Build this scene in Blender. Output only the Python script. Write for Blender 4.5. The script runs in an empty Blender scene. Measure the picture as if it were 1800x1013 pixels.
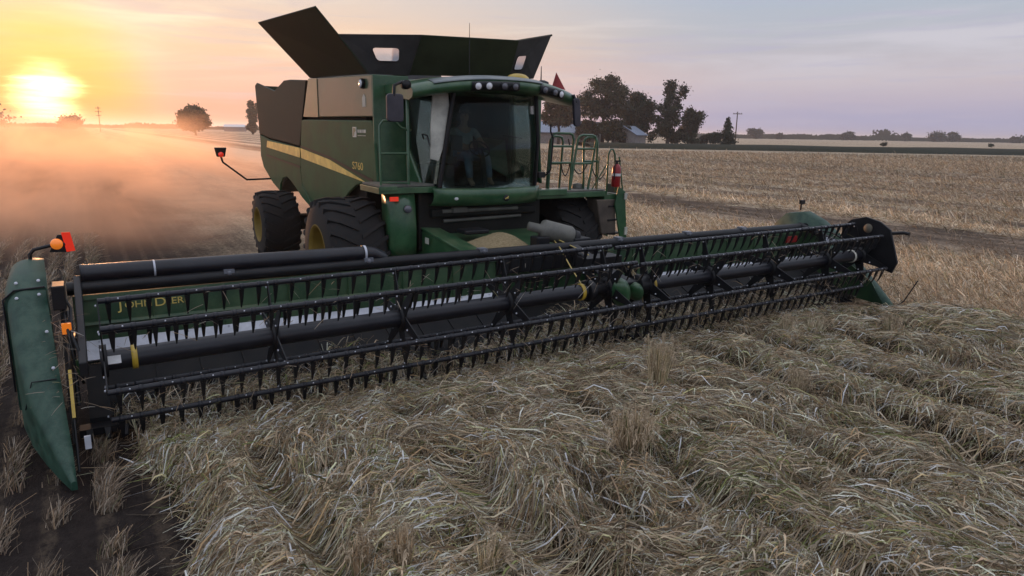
import bpy, bmesh, math, random
import numpy as np
from mathutils import Matrix, Vector
random.seed(7); RNG = np.random.default_rng(7)
scene = bpy.context.scene
C = scene.collection
rad = math.radians

# ------------------------------------------------------------------ camera
CAM_H = 3.06; PITCH = rad(12.7207); ROLL = rad(0.945)
cd = bpy.data.cameras.new("Camera"); cam = bpy.data.objects.new("Camera", cd); C.objects.link(cam)
_c, _s, _cr, _sr = math.cos(PITCH), math.sin(PITCH), math.cos(ROLL), math.sin(ROLL)
cam.matrix_world = Matrix(((_cr, -_sr, 0, 0), (_sr*_s, _cr*_s, -_c, 0), (_sr*_c, _cr*_c, _s, CAM_H), (0, 0, 0, 1)))
cd.sensor_width = 36; cd.lens = 36*1216/1800; cd.clip_start = 0.05; cd.clip_end = 30000
scene.camera = cam

# ------------------------------------------------------------------ render, exposure
scene.render.engine = 'CYCLES'
scene.view_settings.view_transform = 'Standard'; scene.view_settings.look = 'None'
scene.view_settings.gamma = 1; scene.view_settings.exposure = 0.12
cy = scene.cycles
cy.use_denoising = True
try: cy.denoiser = 'OPENIMAGEDENOISE'; cy.denoising_input_passes = 'RGB_ALBEDO_NORMAL'
except Exception: pass
cy.max_bounces = 8; cy.diffuse_bounces = 3; cy.glossy_bounces = 3; cy.transmission_bounces = 4
cy.transparent_max_bounces = 16; cy.volume_bounces = 1; cy.volume_max_steps = 256; cy.volume_step_rate = 0.25
cy.sample_clamp_indirect = 6; cy.caustics_reflective = False; cy.caustics_refractive = False

# ------------------------------------------------------------------ sun and sky
SUN_AZ = rad(-31.0)          # from +Y towards +X
SUN_EL = rad(2.6)
sund = Vector((math.sin(SUN_AZ)*math.cos(SUN_EL), math.cos(SUN_AZ)*math.cos(SUN_EL), math.sin(SUN_EL)))
GLOW_EL = rad(1.75)
GLOW_AZ = rad(-33.2)
glowd = Vector((math.sin(GLOW_AZ)*math.cos(GLOW_EL), math.cos(GLOW_AZ)*math.cos(GLOW_EL), math.sin(GLOW_EL)))
ld = bpy.data.lights.new("Sun", 'SUN'); lo = bpy.data.objects.new("Sun", ld); C.objects.link(lo)
ld.energy = 2.1; ld.angle = rad(1.5); ld.color = (1.0, 0.47, 0.20)
lo.rotation_euler = sund.to_track_quat('Z', 'Y').to_euler()

world = bpy.data.worlds.new("World"); scene.world = world; world.use_nodes = True
wt = world.node_tree; wt.nodes.clear()
class NT:
    """short helper to write node graphs"""
    def __init__(s, t): s.t = t
    def n(s, kind, **kw):
        nd = s.t.nodes.new(kind)
        for k, v in kw.items():
            if k.startswith('i_'):
                key = k[2:]; key = int(key) if key.isdigit() else key
                s.put(nd, key, v)
            else: setattr(nd, k, v)
        return nd
    def put(s, nd, key, v):
        if isinstance(v, bpy.types.NodeSocket): s.t.links.new(v, nd.inputs[key])
        else: nd.inputs[key].default_value = v
    def math(s, op, a, b=0.0, clamp=False):
        nd = s.n('ShaderNodeMath', operation=op); nd.use_clamp = clamp
        s.put(nd, 0, a); s.put(nd, 1, b); return nd.outputs[0]
    def ramp(s, fac, stops, interp='LINEAR'):
        nd = s.n('ShaderNodeValToRGB'); cr = nd.color_ramp; cr.interpolation = interp
        while len(cr.elements) < len(stops): cr.elements.new(0.5)
        for e, (p, col) in zip(cr.elements, stops):
            e.position = p; e.color = (*col, 1) if len(col) == 3 else col
        s.put(nd, 0, fac); return nd.outputs[0]
    def mix(s, fac, a, b, blend='MIX'):
        nd = s.n('ShaderNodeMix', data_type='RGBA', blend_type=blend)
        s.put(nd, 0, fac); s.put(nd, 6, a if isinstance(a, bpy.types.NodeSocket) else (*a, 1) if len(a) == 3 else a)
        s.put(nd, 7, b if isinstance(b, bpy.types.NodeSocket) else (*b, 1) if len(b) == 3 else b)
        return nd.outputs[2]
    def noise(s, vec, scale, detail=4, rough=0.55, dist=0.0):
        nd = s.n('ShaderNodeTexNoise'); s.put(nd, 'Vector', vec); s.put(nd, 'Scale', scale)
        s.put(nd, 'Detail', detail); s.put(nd, 'Roughness', rough); s.put(nd, 'Distortion', dist)
        return nd.outputs[0]
    def dot(s, a, b):
        nd = s.n('ShaderNodeVectorMath', operation='DOT_PRODUCT'); s.put(nd, 0, a); s.put(nd, 1, b); return nd.outputs['Value']
    def vmul(s, a, b):
        nd = s.n('ShaderNodeVectorMath', operation='MULTIPLY'); s.put(nd, 0, a); s.put(nd, 1, b); return nd.outputs[0]
    def vadd(s, a, b):
        nd = s.n('ShaderNodeVectorMath', operation='ADD'); s.put(nd, 0, a); s.put(nd, 1, b); return nd.outputs[0]
    def rng(s, v, a, b, c=0.0, d=1.0, smooth=True):
        nd = s.n('ShaderNodeMapRange'); nd.interpolation_type = 'SMOOTHSTEP' if smooth else 'LINEAR'
        for i, q in enumerate((v, a, b, c, d)): s.put(nd, i, q)
        return nd.outputs[0]

w = NT(wt)
dirv = w.n('ShaderNodeTexCoord').outputs['Generated']
sep = w.n('ShaderNodeSeparateXYZ'); w.put(sep, 0, dirv)
ez = sep.outputs[2]
clv = w.vmul(dirv, (1.0, 1.0, 9.0))
cl1 = w.noise(clv, 1.6, 6, 0.6, 0.6)
cl2 = w.noise(w.vmul(dirv, (2.2, 2.2, 30.0)), 2.0, 5, 0.6, 0.4)
ezn = w.math('ADD', ez, w.math('MULTIPLY', w.math('SUBTRACT', cl2, 0.5), 0.035))
away = w.ramp(ezn, [(0.0, (.34,.33,.48)), (0.02, (.37,.36,.51)), (0.045, (.46,.41,.50)), (0.07, (.52,.45,.49)), (0.13, (.44,.46,.52)),
                    (0.22, (.37,.47,.60)), (0.42, (.66,.73,.88)), (1.0, (.90,.96,1.10))])
near = w.ramp(ezn, [(0.0, (.74,.32,.19)), (0.03, (.78,.41,.31)), (0.06, (.78,.46,.38)), (0.11, (.82,.58,.41)), (0.17, (.69,.59,.53)),
                    (0.26, (.66,.63,.65)), (0.45, (.72,.75,.86)), (1.0, (.90,.96,1.10))])
flat = Vector((glowd.x, glowd.y, 0)).normalized()
dflat = w.dot(dirv, tuple(flat))
wn = w.rng(dflat, 0.62, 1.0)
sky = w.mix(wn, away, near)
# thin streaky cloud
cmask = w.rng(cl1, 0.47, 0.66)
cmask = w.math('MULTIPLY', cmask, w.rng(ez, 0.03, 0.12))
ccol = w.mix(w.rng(dflat, 0.6, 1.0), (.58,.56,.62), (.90,.77,.60))
sky = w.mix(w.math('MULTIPLY', cmask, 0.8), sky, ccol)
dmask = w.math('MULTIPLY', w.rng(cl2, 0.50, 0.68), w.rng(ez, 0.0, 0.05))
sky = w.mix(w.math('MULTIPLY', dmask, 0.55), sky, w.mix(w.rng(dflat, 0.6, 1.0), (.44,.42,.54), (.60,.50,.50)))
# bright patch of cloud round the sun
dg = w.math('MAXIMUM', w.dot(dirv, tuple(glowd)), 0.0)
ns = w.math('MULTIPLY', w.math('SUBTRACT', cl2, 0.5), 0.004)
dgn = w.math('ADD', dg, ns)
g1 = w.rng(dgn, 0.982, 1.0)
g1 = w.math('POWER', g1, 3.0)
g2 = w.rng(w.math('ADD', dg, w.math('MULTIPLY', ns, 0.45)), 0.9984, 1.0002)
g2 = w.math('POWER', g2, 3.2)
glow = w.mix(1.0, (0, 0, 0), (1.0, .62, .08), 'ADD')
warm = w.math('MULTIPLY', w.rng(dgn, 0.9915, 0.9996), 0.9)
sky = w.mix(warm, sky, w.vmul(sky, (1.08, .80, .30)))
bgs = w.n('ShaderNodeBackground', i_0=sky, i_1=1.0)
bg1 = w.n('ShaderNodeBackground', i_0=(1.0, .52, .06, 1), i_1=w.math('MULTIPLY', g1, 0.30))
bg2 = w.n('ShaderNodeBackground', i_0=(1.0, .80, .38, 1), i_1=w.math('MULTIPLY', g2, 3.4))
nis = w.n('ShaderNodeTexSky', sky_type='NISHITA'); nis.sun_disc = False
nis.sun_elevation = SUN_EL; nis.sun_rotation = SUN_AZ; nis.dust_density = 3.0
bg3 = w.n('ShaderNodeBackground', i_0=nis.outputs[0], i_1=0.008)
def addsh(nt, a, b): return nt.n('ShaderNodeAddShader', i_0=a, i_1=b).outputs[0]
wo = w.n('ShaderNodeOutputWorld')
w.put(wo, 'Surface', addsh(w, addsh(w, bgs.outputs[0], bg1.outputs[0]), addsh(w, bg2.outputs[0], bg3.outputs[0])))

# ------------------------------------------------------------------ helpers
TH = rad(31.5); MO = Vector((1.55, 8.76, 0)); MR = Matrix.Rotation(TH, 4, 'Z')
def tow(x, y, z=0): return MO + (MR @ Vector((x, y, z)))
def towa(p):
    c, s = math.cos(TH), math.sin(TH); q = np.empty_like(p)
    q[..., 0] = MO.x + c*p[..., 0] - s*p[..., 1]; q[..., 1] = MO.y + s*p[..., 0] + c*p[..., 1]; q[..., 2] = p[..., 2]; return q

class MB:
    def __init__(s, off=(0, 0, 0)): s.v = []; s.f = []; s.sm = []; s.off = Vector(off)
    def add(s, vs, fs, smooth=False):
        b = len(s.v); s.v += [Vector(q) - s.off for q in vs]; s.f += [[b+i for i in f] for f in fs]; s.sm += [smooth]*len(fs); return s
    def box(s, a, b):
        (x0, y0, z0), (x1, y1, z1) = a, b
        return s.hexa([(x0,y0,z0),(x1,y0,z0),(x1,y1,z0),(x0,y1,z0),(x0,y0,z1),(x1,y0,z1),(x1,y1,z1),(x0,y1,z1)])
    def hexa(s, p): return s.add(p, [(0,3,2,1),(4,5,6,7),(0,1,5,4),(1,2,6,5),(2,3,7,6),(3,0,4,7)])
    def slab(s, pts, t):
        t = Vector(t); n = len(pts); p = [Vector(q) for q in pts]
        return s.add(p + [q+t for q in p], [list(range(n)), list(range(2*n-1, n-1, -1))] + [(i, n+i, n+(i+1) % n, (i+1) % n) for i in range(n)])
    def tube(s, pts, r, n=10, caps=True):
        P = [Vector(q) for q in pts]; k = len(P); rr = r if isinstance(r, (list, tuple)) else [r]*k
        d0 = (P[1]-P[0]).normalized(); up = Vector((0,0,1)) if abs(d0.z) < .9 else Vector((1,0,0))
        u = d0.cross(up).normalized(); vs = []
        for i in range(k):
            d = ((P[i+1]-P[i]).normalized() if i < k-1 else (P[i]-P[i-1]).normalized())
            if 0 < i < k-1: d = (d + (P[i]-P[i-1]).normalized()).normalized()
            u = (u - d*u.dot(d)).normalized(); v = d.cross(u)
            vs += [P[i] + (u*math.cos(2*math.pi*j/n) + v*math.sin(2*math.pi*j/n))*rr[i] for j in range(n)]
        fs = [(i*n+j, i*n+(j+1) % n, (i+1)*n+(j+1) % n, (i+1)*n+j) for i in range(k-1) for j in range(n)]
        s.add(vs, fs, True)
        if caps:
            s.add(vs[:n], [list(range(n-1, -1, -1))]); s.add(vs[-n:], [list(range(n))])
        return s
    def lathe(s, c, ax, prof, n=32, smooth=True):
        """prof: (distance along axis, radius)"""
        ax = Vector(ax).normalized(); u = ax.cross(Vector((0,0,1)) if abs(ax.z) < .9 else Vector((1,0,0))).normalized(); v = ax.cross(u); c = Vector(c)
        vs = [c + ax*a + (u*math.cos(2*math.pi*j/n) + v*math.sin(2*math.pi*j/n))*r for a, r in prof for j in range(n)]
        k = len(prof)
        s.add(vs, [(i*n+j, i*n+(j+1) % n, (i+1)*n+(j+1) % n, (i+1)*n+j) for i in range(k-1) for j in range(n)], smooth)
        return s
    def grid(s, rows, smooth=True, close=False):
        nr, nc = len(rows), len(rows[0]); m = nc if close else nc-1
        return s.add([p for r in rows for p in r], [(i*nc+j, i*nc+(j+1) % nc, (i+1)*nc+(j+1) % nc, (i+1)*nc+j) for i in range(nr-1) for j in range(m)], smooth)
    def build(s, name, mat, parent=None, bevel=0, solid=0, sub=0, fix=True):
        me = bpy.data.meshes.new(name); me.from_pydata(s.v, [], s.f)
        me.polygons.foreach_set('use_smooth', s.sm)
        if fix:
            bm = bmesh.new(); bm.from_mesh(me); bmesh.ops.recalc_face_normals(bm, faces=bm.faces); bm.to_mesh(me); bm.free()
        me.update(); o = bpy.data.objects.new(name, me); C.objects.link(o)
        if mat: me.materials.append(mat)
        if parent: o.parent = parent
        if solid: m = o.modifiers.new('solid', 'SOLIDIFY'); m.thickness = solid; m.offset = 0
        if bevel: m = o.modifiers.new('bevel', 'BEVEL'); m.width = bevel; m.segments = 2; m.limit_method = 'ANGLE'; m.angle_limit = rad(40)
        if sub: m = o.modifiers.new('sub', 'SUBSURF'); m.levels = sub; m.render_levels = sub
        return o
def tag(o, label=None, cat=None, group=None, kind=None):
    for k, v in (('label', label), ('category', cat), ('group', group), ('kind', kind)):
        if v: o[k] = v
    return o
def thing(name, label, cat, base, rotz=0.0, group=None):
    o = bpy.data.objects.new(name, None); C.objects.link(o); o.location = base; o.rotation_euler = (0, 0, rotz); o.empty_display_size = .2
    return tag(o, label, cat, group)

# ------------------------------------------------------------------ materials
def newmat(name):
    m = bpy.data.materials.new(name); m.use_nodes = True; t = m.node_tree; t.nodes.clear(); nt = NT(t)
    out = nt.n('ShaderNodeOutputMaterial'); return m, nt, out
def paint(name, col, rough=.4, dust=.35, dustcol=(.22,.17,.11), metal=0., coat=0., var=.25, scale=3.0, spec=.5):
    m, t, out = newmat(name); obj = t.n('ShaderNodeTexCoord').outputs['Object']
    nz = t.noise(obj, scale, 6, .65); nf = t.noise(obj, scale*14, 3, .6)
    base = t.mix(t.rng(nz, .35, .7), tuple(c*(1-var) for c in col), tuple(min(1, c*(1+var)) for c in col))
    up = t.n('ShaderNodeSeparateXYZ'); t.put(up, 0, t.n('ShaderNodeNewGeometry').outputs['Normal'])
    upf = t.rng(up.outputs[2], -.1, 1.0, .35, 1.0)
    df = t.math('MULTIPLY', t.math('MULTIPLY', t.rng(t.math('ADD', t.math('MULTIPLY', nz, .7), t.math('MULTIPLY', nf, .3)), .36, .66), upf), dust)
    bs = t.n('ShaderNodeBsdfPrincipled', i_Metallic=metal)
    t.put(bs, 'Base Color', t.mix(df, base, dustcol)); t.put(bs, 'Roughness', t.math('ADD', rough, t.math('MULTIPLY', df, .45), True))
    t.put(bs, 'Specular IOR Level', spec); t.put(bs, 'Coat Weight', coat); t.put(bs, 'Coat Roughness', .12)
    bp = t.n('ShaderNodeBump', i_Strength=.08, i_Distance=.01); t.put(bp, 'Height', nf); t.put(bs, 'Normal', bp.outputs[0])
    t.put(out, 'Surface', bs.outputs[0]); return m
M = {}
M['green'] = paint('machine_green', (.017,.092,.036), .32, .38, coat=.4)
M['green_dusty'] = paint('dusty_side_green', (.024,.074,.034), .40, .75, (.19,.17,.115), coat=.5, scale=1.2)
M['header_green'] = paint('header_green', (.013,.066,.042), .45, .7, (.085,.095,.075), scale=6, spec=.4, var=.4)
M['green_panel'] = paint('panel_green', (.022,.080,.034), .48, .42, (.11,.105,.065), scale=1.6, spec=.22)
M['shroud'] = paint('engine_shroud', (.018,.021,.014), .55, .40, (.09,.078,.06), scale=1.4, spec=.2)
M['wall_green'] = paint('back_sheet_green', (.014,.062,.022), .45, .35)
M['black'] = paint('black_metal', (.006,.0065,.009), .45, .12, (.07,.06,.05), spec=.35)
M['black_tube'] = paint('reel_tube_black', (.008,.009,.015), .36, .12, (.08,.07,.06), spec=.45)
M['dark'] = paint('dark_underbody', (.008,.009,.008), .65, .35, (.04,.033,.026), spec=.25)
M['rubber'] = paint('tyre_rubber', (.011,.0105,.011), .85, .45, (.034,.027,.023), scale=5)
M['belt'] = paint('draper_rubber', (.008,.009,.012), .65, .3, (.05,.042,.03), spec=.25)
M['yellow'] = paint('machine_yellow', (.50,.33,.025), .4, .3, coat=.3)
M['rim'] = paint('dusty_rim', (.24,.155,.014), .6, .7, (.06,.047,.032))
M['stripe'] = paint('stripe_yellow', (.74,.56,.13), .35, .25, (.45,.36,.2), coat=.3)
M['steel'] = paint('galvanised_steel', (.58,.60,.67), .42, .25, (.36,.32,.26), metal=.1)
M['grey_part'] = paint('weathered_grey', (.12,.12,.105), .5, .4, (.16,.14,.11))
M['red'] = paint('red_plastic', (.30,.010,.014), .3, .1)
M['orange'] = paint('amber_plastic', (.75,.19,.02), .25, .1)
M['white'] = paint('white_paint', (.72,.72,.72), .4, .2)
M['pale'] = paint('pale_parts_and_reflection', (.55,.54,.47), .5, .2)
M['cover'] = paint('tank_cover', (.022,.030,.014), .6, .4, (.06,.055,.035), scale=1.5, spec=.25)
M['canvas'] = paint('tank_canvas', (.030,.030,.031), .8, .4, (.07,.06,.05))
M['hose'] = paint('yellow_hose', (.5,.38,.12), .5, .2)
M['skin'] = paint('skin', (.45,.26,.18), .5, 0)
M['denim'] = paint('denim', (.20,.25,.36), .85, .1)
M['shirt'] = paint('shirt', (.34,.36,.38), .85, .1)
M['hair'] = paint('hair', (.03,.022,.015), .7, 0)
M['seat'] = paint('seat_fabric', (.05,.05,.045), .85, .2)
M['wood'] = paint('pole_wood', (.10,.075,.055), .9, 0)
M['roofmetal'] = paint('barn_roof', (.22,.27,.36), .5, .2, (.2,.2,.2))
M['barnwall'] = paint('barn_wall', (.22,.20,.195), .8, .4, (.2,.17,.14))
def lamp_mat(name, col, e):
    m, t, out = newmat(name); bs = t.n('ShaderNodeBsdfPrincipled', i_Roughness=.2); t.put(bs, 'Base Color', (*col, 1)); t.put(bs, 'Coat Weight', .5)
    t.put(bs, 'Emission Color', (*col, 1)); t.put(bs, 'Emission Strength', e); t.put(out, 'Surface', bs.outputs[0]); return m
M['lens'] = lamp_mat('clear_lens', (.75,.75,.78), 0)
M['redlens'] = lamp_mat('red_lens', (.80,.035,.015), .35)
M['amberlens'] = lamp_mat('amber_lens', (.9,.22,.02), .35)
def glass(name, tint, refl=.9):
    m, t, out = newmat(name)
    tr = t.n('ShaderNodeBsdfTransparent', i_0=(*tint, 1)); gl = t.n('ShaderNodeBsdfGlossy', i_0=(.9, .95, .95, 1), i_Roughness=.03)
    fr = t.n('ShaderNodeFresnel', i_IOR=1.5)
    ms = t.n('ShaderNodeMixShader'); t.put(ms, 0, t.math('MULTIPLY', fr.outputs[0], refl)); t.put(ms, 1, tr.outputs[0]); t.put(ms, 2, gl.outputs[0])
    t.put(out, 'Surface', ms.outputs[0]); return m
M['glass'] = glass('cab_glass', (.60, .67, .64), .28)
M['window'] = paint('clear_vinyl', (.62,.62,.66), .35, .15)
def window_mat():
    m, t, out = newmat('tank_window'); tr = t.n('ShaderNodeBsdfTranslucent', i_0=(.8,.8,.85,1)); tp = t.n('ShaderNodeBsdfTransparent', i_0=(.85,.85,.88,1))
    ms = t.n('ShaderNodeMixShader', i_0=.65, i_1=tr.outputs[0], i_2=tp.outputs[0]); t.put(out, 'Surface', ms.outputs[0]); return m
M['window'] = window_mat()
def straw_mat(name, gain=1.0, transl=.25):
    m, t, out = newmat(name); at = t.n('ShaderNodeAttribute', attribute_name='col').outputs[0]
    if gain != 1: at = t.vmul(at, (gain, gain, gain))
    bs = t.n('ShaderNodeBsdfPrincipled', i_Roughness=.55); t.put(bs, 'Base Color', at); t.put(bs, 'Specular IOR Level', .25)
    tl = t.n('ShaderNodeBsdfTranslucent', i_0=at); ms = t.n('ShaderNodeMixShader', i_0=transl, i_1=bs.outputs[0], i_2=tl.outputs[0])
    t.put(out, 'Surface', ms.outputs[0]); return m
M['straw'] = straw_mat('straw'); M['leaf'] = straw_mat('leaves', 1.0, .2)
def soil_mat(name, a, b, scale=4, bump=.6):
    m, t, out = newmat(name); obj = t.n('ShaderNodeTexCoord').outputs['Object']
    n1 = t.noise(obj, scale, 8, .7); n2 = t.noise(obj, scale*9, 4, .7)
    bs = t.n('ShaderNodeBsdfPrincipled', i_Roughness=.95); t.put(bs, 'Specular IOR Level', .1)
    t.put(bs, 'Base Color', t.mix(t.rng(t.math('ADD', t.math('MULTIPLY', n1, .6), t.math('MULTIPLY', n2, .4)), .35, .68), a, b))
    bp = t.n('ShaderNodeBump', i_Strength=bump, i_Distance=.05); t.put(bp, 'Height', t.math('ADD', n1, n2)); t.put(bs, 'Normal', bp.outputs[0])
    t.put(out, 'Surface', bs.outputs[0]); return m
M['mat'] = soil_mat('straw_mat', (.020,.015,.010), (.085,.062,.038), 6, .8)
M['chaff'] = soil_mat('chaff', (.22,.165,.09), (.42,.33,.20), 30, .5)
M['levee'] = soil_mat('levee_grass', (.010,.013,.008), (.034,.036,.02), 1.2, .6)
BANDS = [(0, .5), (6, .5), (7.5, .8), (11, .95), (13.4, .85), (14.8, .32), (17.8, .18), (19, .36), (20.5, .85), (21.5, .78), (22.8, .26), (24, .36), (25.5, .82), (27, .62), (29, .28), (31, .72), (34, .32), (38, .68), (42, .34), (47, .66), (54, .36), (63, .55)]
def field_mat():
    """harvested field: strips of straw, chaff and bare soil running with the machine"""
    m, t, out = newmat('field'); obj = t.n('ShaderNodeTexCoord').outputs['Object']
    mp = t.n('ShaderNodeMapping', vector_type='TEXTURE'); t.put(mp, 'Vector', obj); mp.inputs['Location'].default_value = MO; mp.inputs['Rotation'].default_value = (0, 0, TH)
    mv = mp.outputs[0]; sx = t.n('ShaderNodeSeparateXYZ'); t.put(sx, 0, mv); X = sx.outputs[0]; Y = sx.outputs[1]
    st = t.noise(t.vmul(mv, (1, .05, 1)), .55, 5, .6, .3)              # windrow strips
    st2 = t.noise(t.vmul(mv, (1, .12, 1)), 2.2, 4, .6)
    n1 = t.noise(mv, .5, 8, .7); n2 = t.noise(t.vmul(mv, (1.6, 1, 1)), 7, 6, .75); n3 = t.noise(mv, 34, 3, .7)
    bx = t.math('DIVIDE', t.math('ADD', X, t.math('MULTIPLY', t.math('SUBTRACT', n1, .5), 4.5)), 64.0)
    bnd = t.ramp(bx, [(a/64, (b, b, b)) for a, b in BANDS])
    f = t.math('ADD', t.math('ADD', t.math('MULTIPLY', t.math('ADD', t.math('MULTIPLY', st, .35), t.math('MULTIPLY', t.math('ADD', t.math('MULTIPLY', bnd, .5), .27), .65)), .55), t.math('MULTIPLY', st2, .15)), t.math('ADD', t.math('MULTIPLY', n1, .15), t.math('MULTIPLY', n2, .15)))
    strawy = t.ramp(t.rng(f, .42, .60), [(0, (.10,.072,.052)), (.35, (.28,.205,.145)), (.7, (.50,.39,.265)), (1, (.64,.515,.37))])
    fine = t.rng(t.math('ADD', t.math('MULTIPLY', n2, .5), t.math('MULTIPLY', n3, .5)), .3, .7, .35, 1.5)
    fn = t.n('ShaderNodeCombineXYZ'); [t.put(fn, i, fine) for i in range(3)]
    strawy = t.vmul(strawy, fn.outputs[0])
    row = t.math('SINE', t.math('ADD', t.math('MULTIPLY', X, 2*math.pi/.38), t.math('MULTIPLY', n1, 2.0)))
    rowf = t.math('MULTIPLY', t.rng(row, .2, 1.0), t.rng(n2, .35, .6))
    soil = t.mix(t.math('MULTIPLY', rowf, .38), t.mix(t.rng(n2, .3, .7), (.018,.013,.012), (.040,.030,.026)), (.17,.125,.085))
    side = t.rng(t.math('ADD', X, t.math('MULTIPLY', t.math('SUBTRACT', n1, .5), 2.5)), -4.6, -1.0)     # bare rows left of the machine, straw on its right
    front = t.rng(Y, 3.0, 10.0)
    side = t.math('MAXIMUM', side, t.math('MULTIPLY', t.rng(X, -9, -60, 0, .55), front))
    col = t.mix(side, soil, strawy)
    bs = t.n('ShaderNodeBsdfPrincipled', i_Roughness=.9); t.put(bs, 'Specular IOR Level', .15); t.put(bs, 'Base Color', col)
    bp = t.n('ShaderNodeBump', i_Strength=.9, i_Distance=.08); t.put(bp, 'Height', t.math('ADD', t.math('ADD', n2, t.math('MULTIPLY', n3, .5)), t.math('MULTIPLY', st, .8)))
    t.put(bs, 'Normal', bp.outputs[0]); t.put(out, 'Surface', bs.outputs[0]); return m
M['field'] = field_mat()

# ------------------------------------------------------------------ ground
g = MB(); g.add([(-9000,-60,0),(9000,-60,0),(9000,9000,0),(-9000,9000,0)], [(0,1,2,3)])
tag(g.build('field_ground', M['field']), kind='structure')
lv = MB()      # low grassy levee across the field on the right
xs = np.linspace(16, 420, 60); rows = []
for x in xs:
    t = (x-16)/404; y0 = 146+ (x-25)*.02 + 3*math.sin(x*.05); wd = 40 + 70*t
    pr = [(0, -.02), (.04, .45), (.12, .8), (.35, .95), (.7, .8), (1, -.02)]
    rows.append([(x, y0+wd*a, b + (.10*math.sin(x*1.7+a*9) if b > .1 else 0)) for a, b in pr])
lv.grid(rows); tag(lv.build('levee', M['levee']), kind='structure')

# ------------------------------------------------------------------ value noise for scattering
class VN:
    def __init__(s, seed): s.g = np.random.default_rng(seed).random((256, 256))
    def __call__(s, x, y):
        xi = np.floor(x).astype(int); yi = np.floor(y).astype(int); fx = x-xi; fy = y-yi
        fx = fx*fx*(3-2*fx); fy = fy*fy*(3-2*fy); G = s.g
        a = G[xi % 256, yi % 256]; b = G[(xi+1) % 256, yi % 256]; c = G[xi % 256, (yi+1) % 256]; d = G[(xi+1) % 256, (yi+1) % 256]
        return (a*(1-fx)+b*fx)*(1-fy) + (c*(1-fx)+d*fx)*fy
    def fbm(s, x, y, o=3):
        r = 0; a = .5; n = 0
        for k in range(o): r = r + a*s(x*2**k+k*17.3, y*2**k+k*9.1); n += a; a *= .5
        return r/n
V1, V2, V3, V4 = VN(1), VN(2), VN(3), VN(4)

def ribbons(name, P, W, col, mat, side=None, parent=None):
    """P (n,k,3) centre lines, W (n,k) half widths, col (n,3)"""
    n, k, _ = P.shape
    T = np.empty_like(P); T[:, 1:-1] = P[:, 2:]-P[:, :-2]; T[:, 0] = P[:, 1]-P[:, 0]; T[:, -1] = P[:, -1]-P[:, -2]
    T /= np.linalg.norm(T, axis=2, keepdims=True)+1e-9
    if side is None:
        r = RNG.normal(size=(n, 1, 3)); r[..., 2] *= .7
    else: r = side
    S = np.cross(T, np.broadcast_to(r, T.shape)); S /= np.linalg.norm(S, axis=2, keepdims=True)+1e-9
    V = np.stack([P - S*W[..., None], P + S*W[..., None]], axis=2).reshape(-1, 3)
    base = (np.arange(n)*2*k)[:, None, None]; j = (np.arange(k-1)*2)[None, :, None]
    F = (base + j + np.array([0, 1, 3, 2])[None, None, :]).reshape(-1, 4)
    me = bpy.data.meshes.new(name); me.vertices.add(len(V)); me.vertices.foreach_set('co', V.astype(np.float32).ravel())
    me.loops.add(F.size); me.loops.foreach_set('vertex_index', F.astype(np.int32).ravel())
    me.polygons.add(len(F)); me.polygons.foreach_set('loop_start', np.arange(0, F.size, 4, dtype=np.int32))
    me.polygons.foreach_set('use_smooth', np.ones(len(F), bool)); me.update(calc_edges=True)
    ca = me.color_attributes.new('col', 'FLOAT_COLOR', 'POINT'); cc = np.ones((n, 2*k, 4), np.float32); cc[..., :3] = col[:, None, :]
    ca.data.foreach_set('color', cc.ravel()); me.materials.append(mat)
    o = bpy.data.objects.new(name, me); C.objects.link(o)
    if parent: o.parent = parent
    return o
PAL = np.array([(.46,.365,.275), (.54,.455,.36), (.33,.25,.18), (.22,.155,.11), (.22,.205,.11), (.44,.30,.18), (.60,.545,.47)])
def straw_cols(n, wts, dark=None):
    c = PAL[RNG.choice(len(PAL), n, p=np.array(wts)/sum(wts))]*RNG.uniform(.6, 1.15, (n, 1)); return c

# ------------------------------------------------------------------ lodged crop
GROOVES = [(-3.3, .16, .9, -.3, -9), (.95, .13, .8, .4, -9), (2.05, .15, .9, .6, -9), (3.4, .12, .7, .5, -9), (-1.7, .10, .5, -.8, -9), (4.7, .12, .6, .4, -9), (-4.75, .10, .5, -.6, -9), (-.4, .10, .5, -2.4, -9), (-2.5, .10, .5, -2.2, -9)]
HOLES = [(-3.6,-1.35,.10,.2), (-2.7,-.9,.16,.1), (-4.3,-1.2,.2,.08), (-1.2,-1.6,.12,.2), (.2,-1.9,.1,.2), (1.4,-.9,.2,.1), (3.1,-1.6,.1,.24), (-2.9,-2.9,.1,.2), (-1.0,-3.4,.14,.14), (.6,-3.9,.2,.12), (-3.9,-2.7,.16,.1), (-.2,-1.3,.16,.16), (.9,-2.15,.13,.3), (-1.6,-2.35,.2,.16), (-.9,-2.3,.11,.2), (2.9,-.75,.12,.3), (1.9,-1.9,.14,.2), (-2.2,-3.2,.16,.16), (2.6,.1,.25,.14), (-.3,-3.6,.2,.15), (3.9,-1.1,.1,.2), (-4.1,-1.9,.2,.1), (.3,-3.0,.13,.25)]
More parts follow.
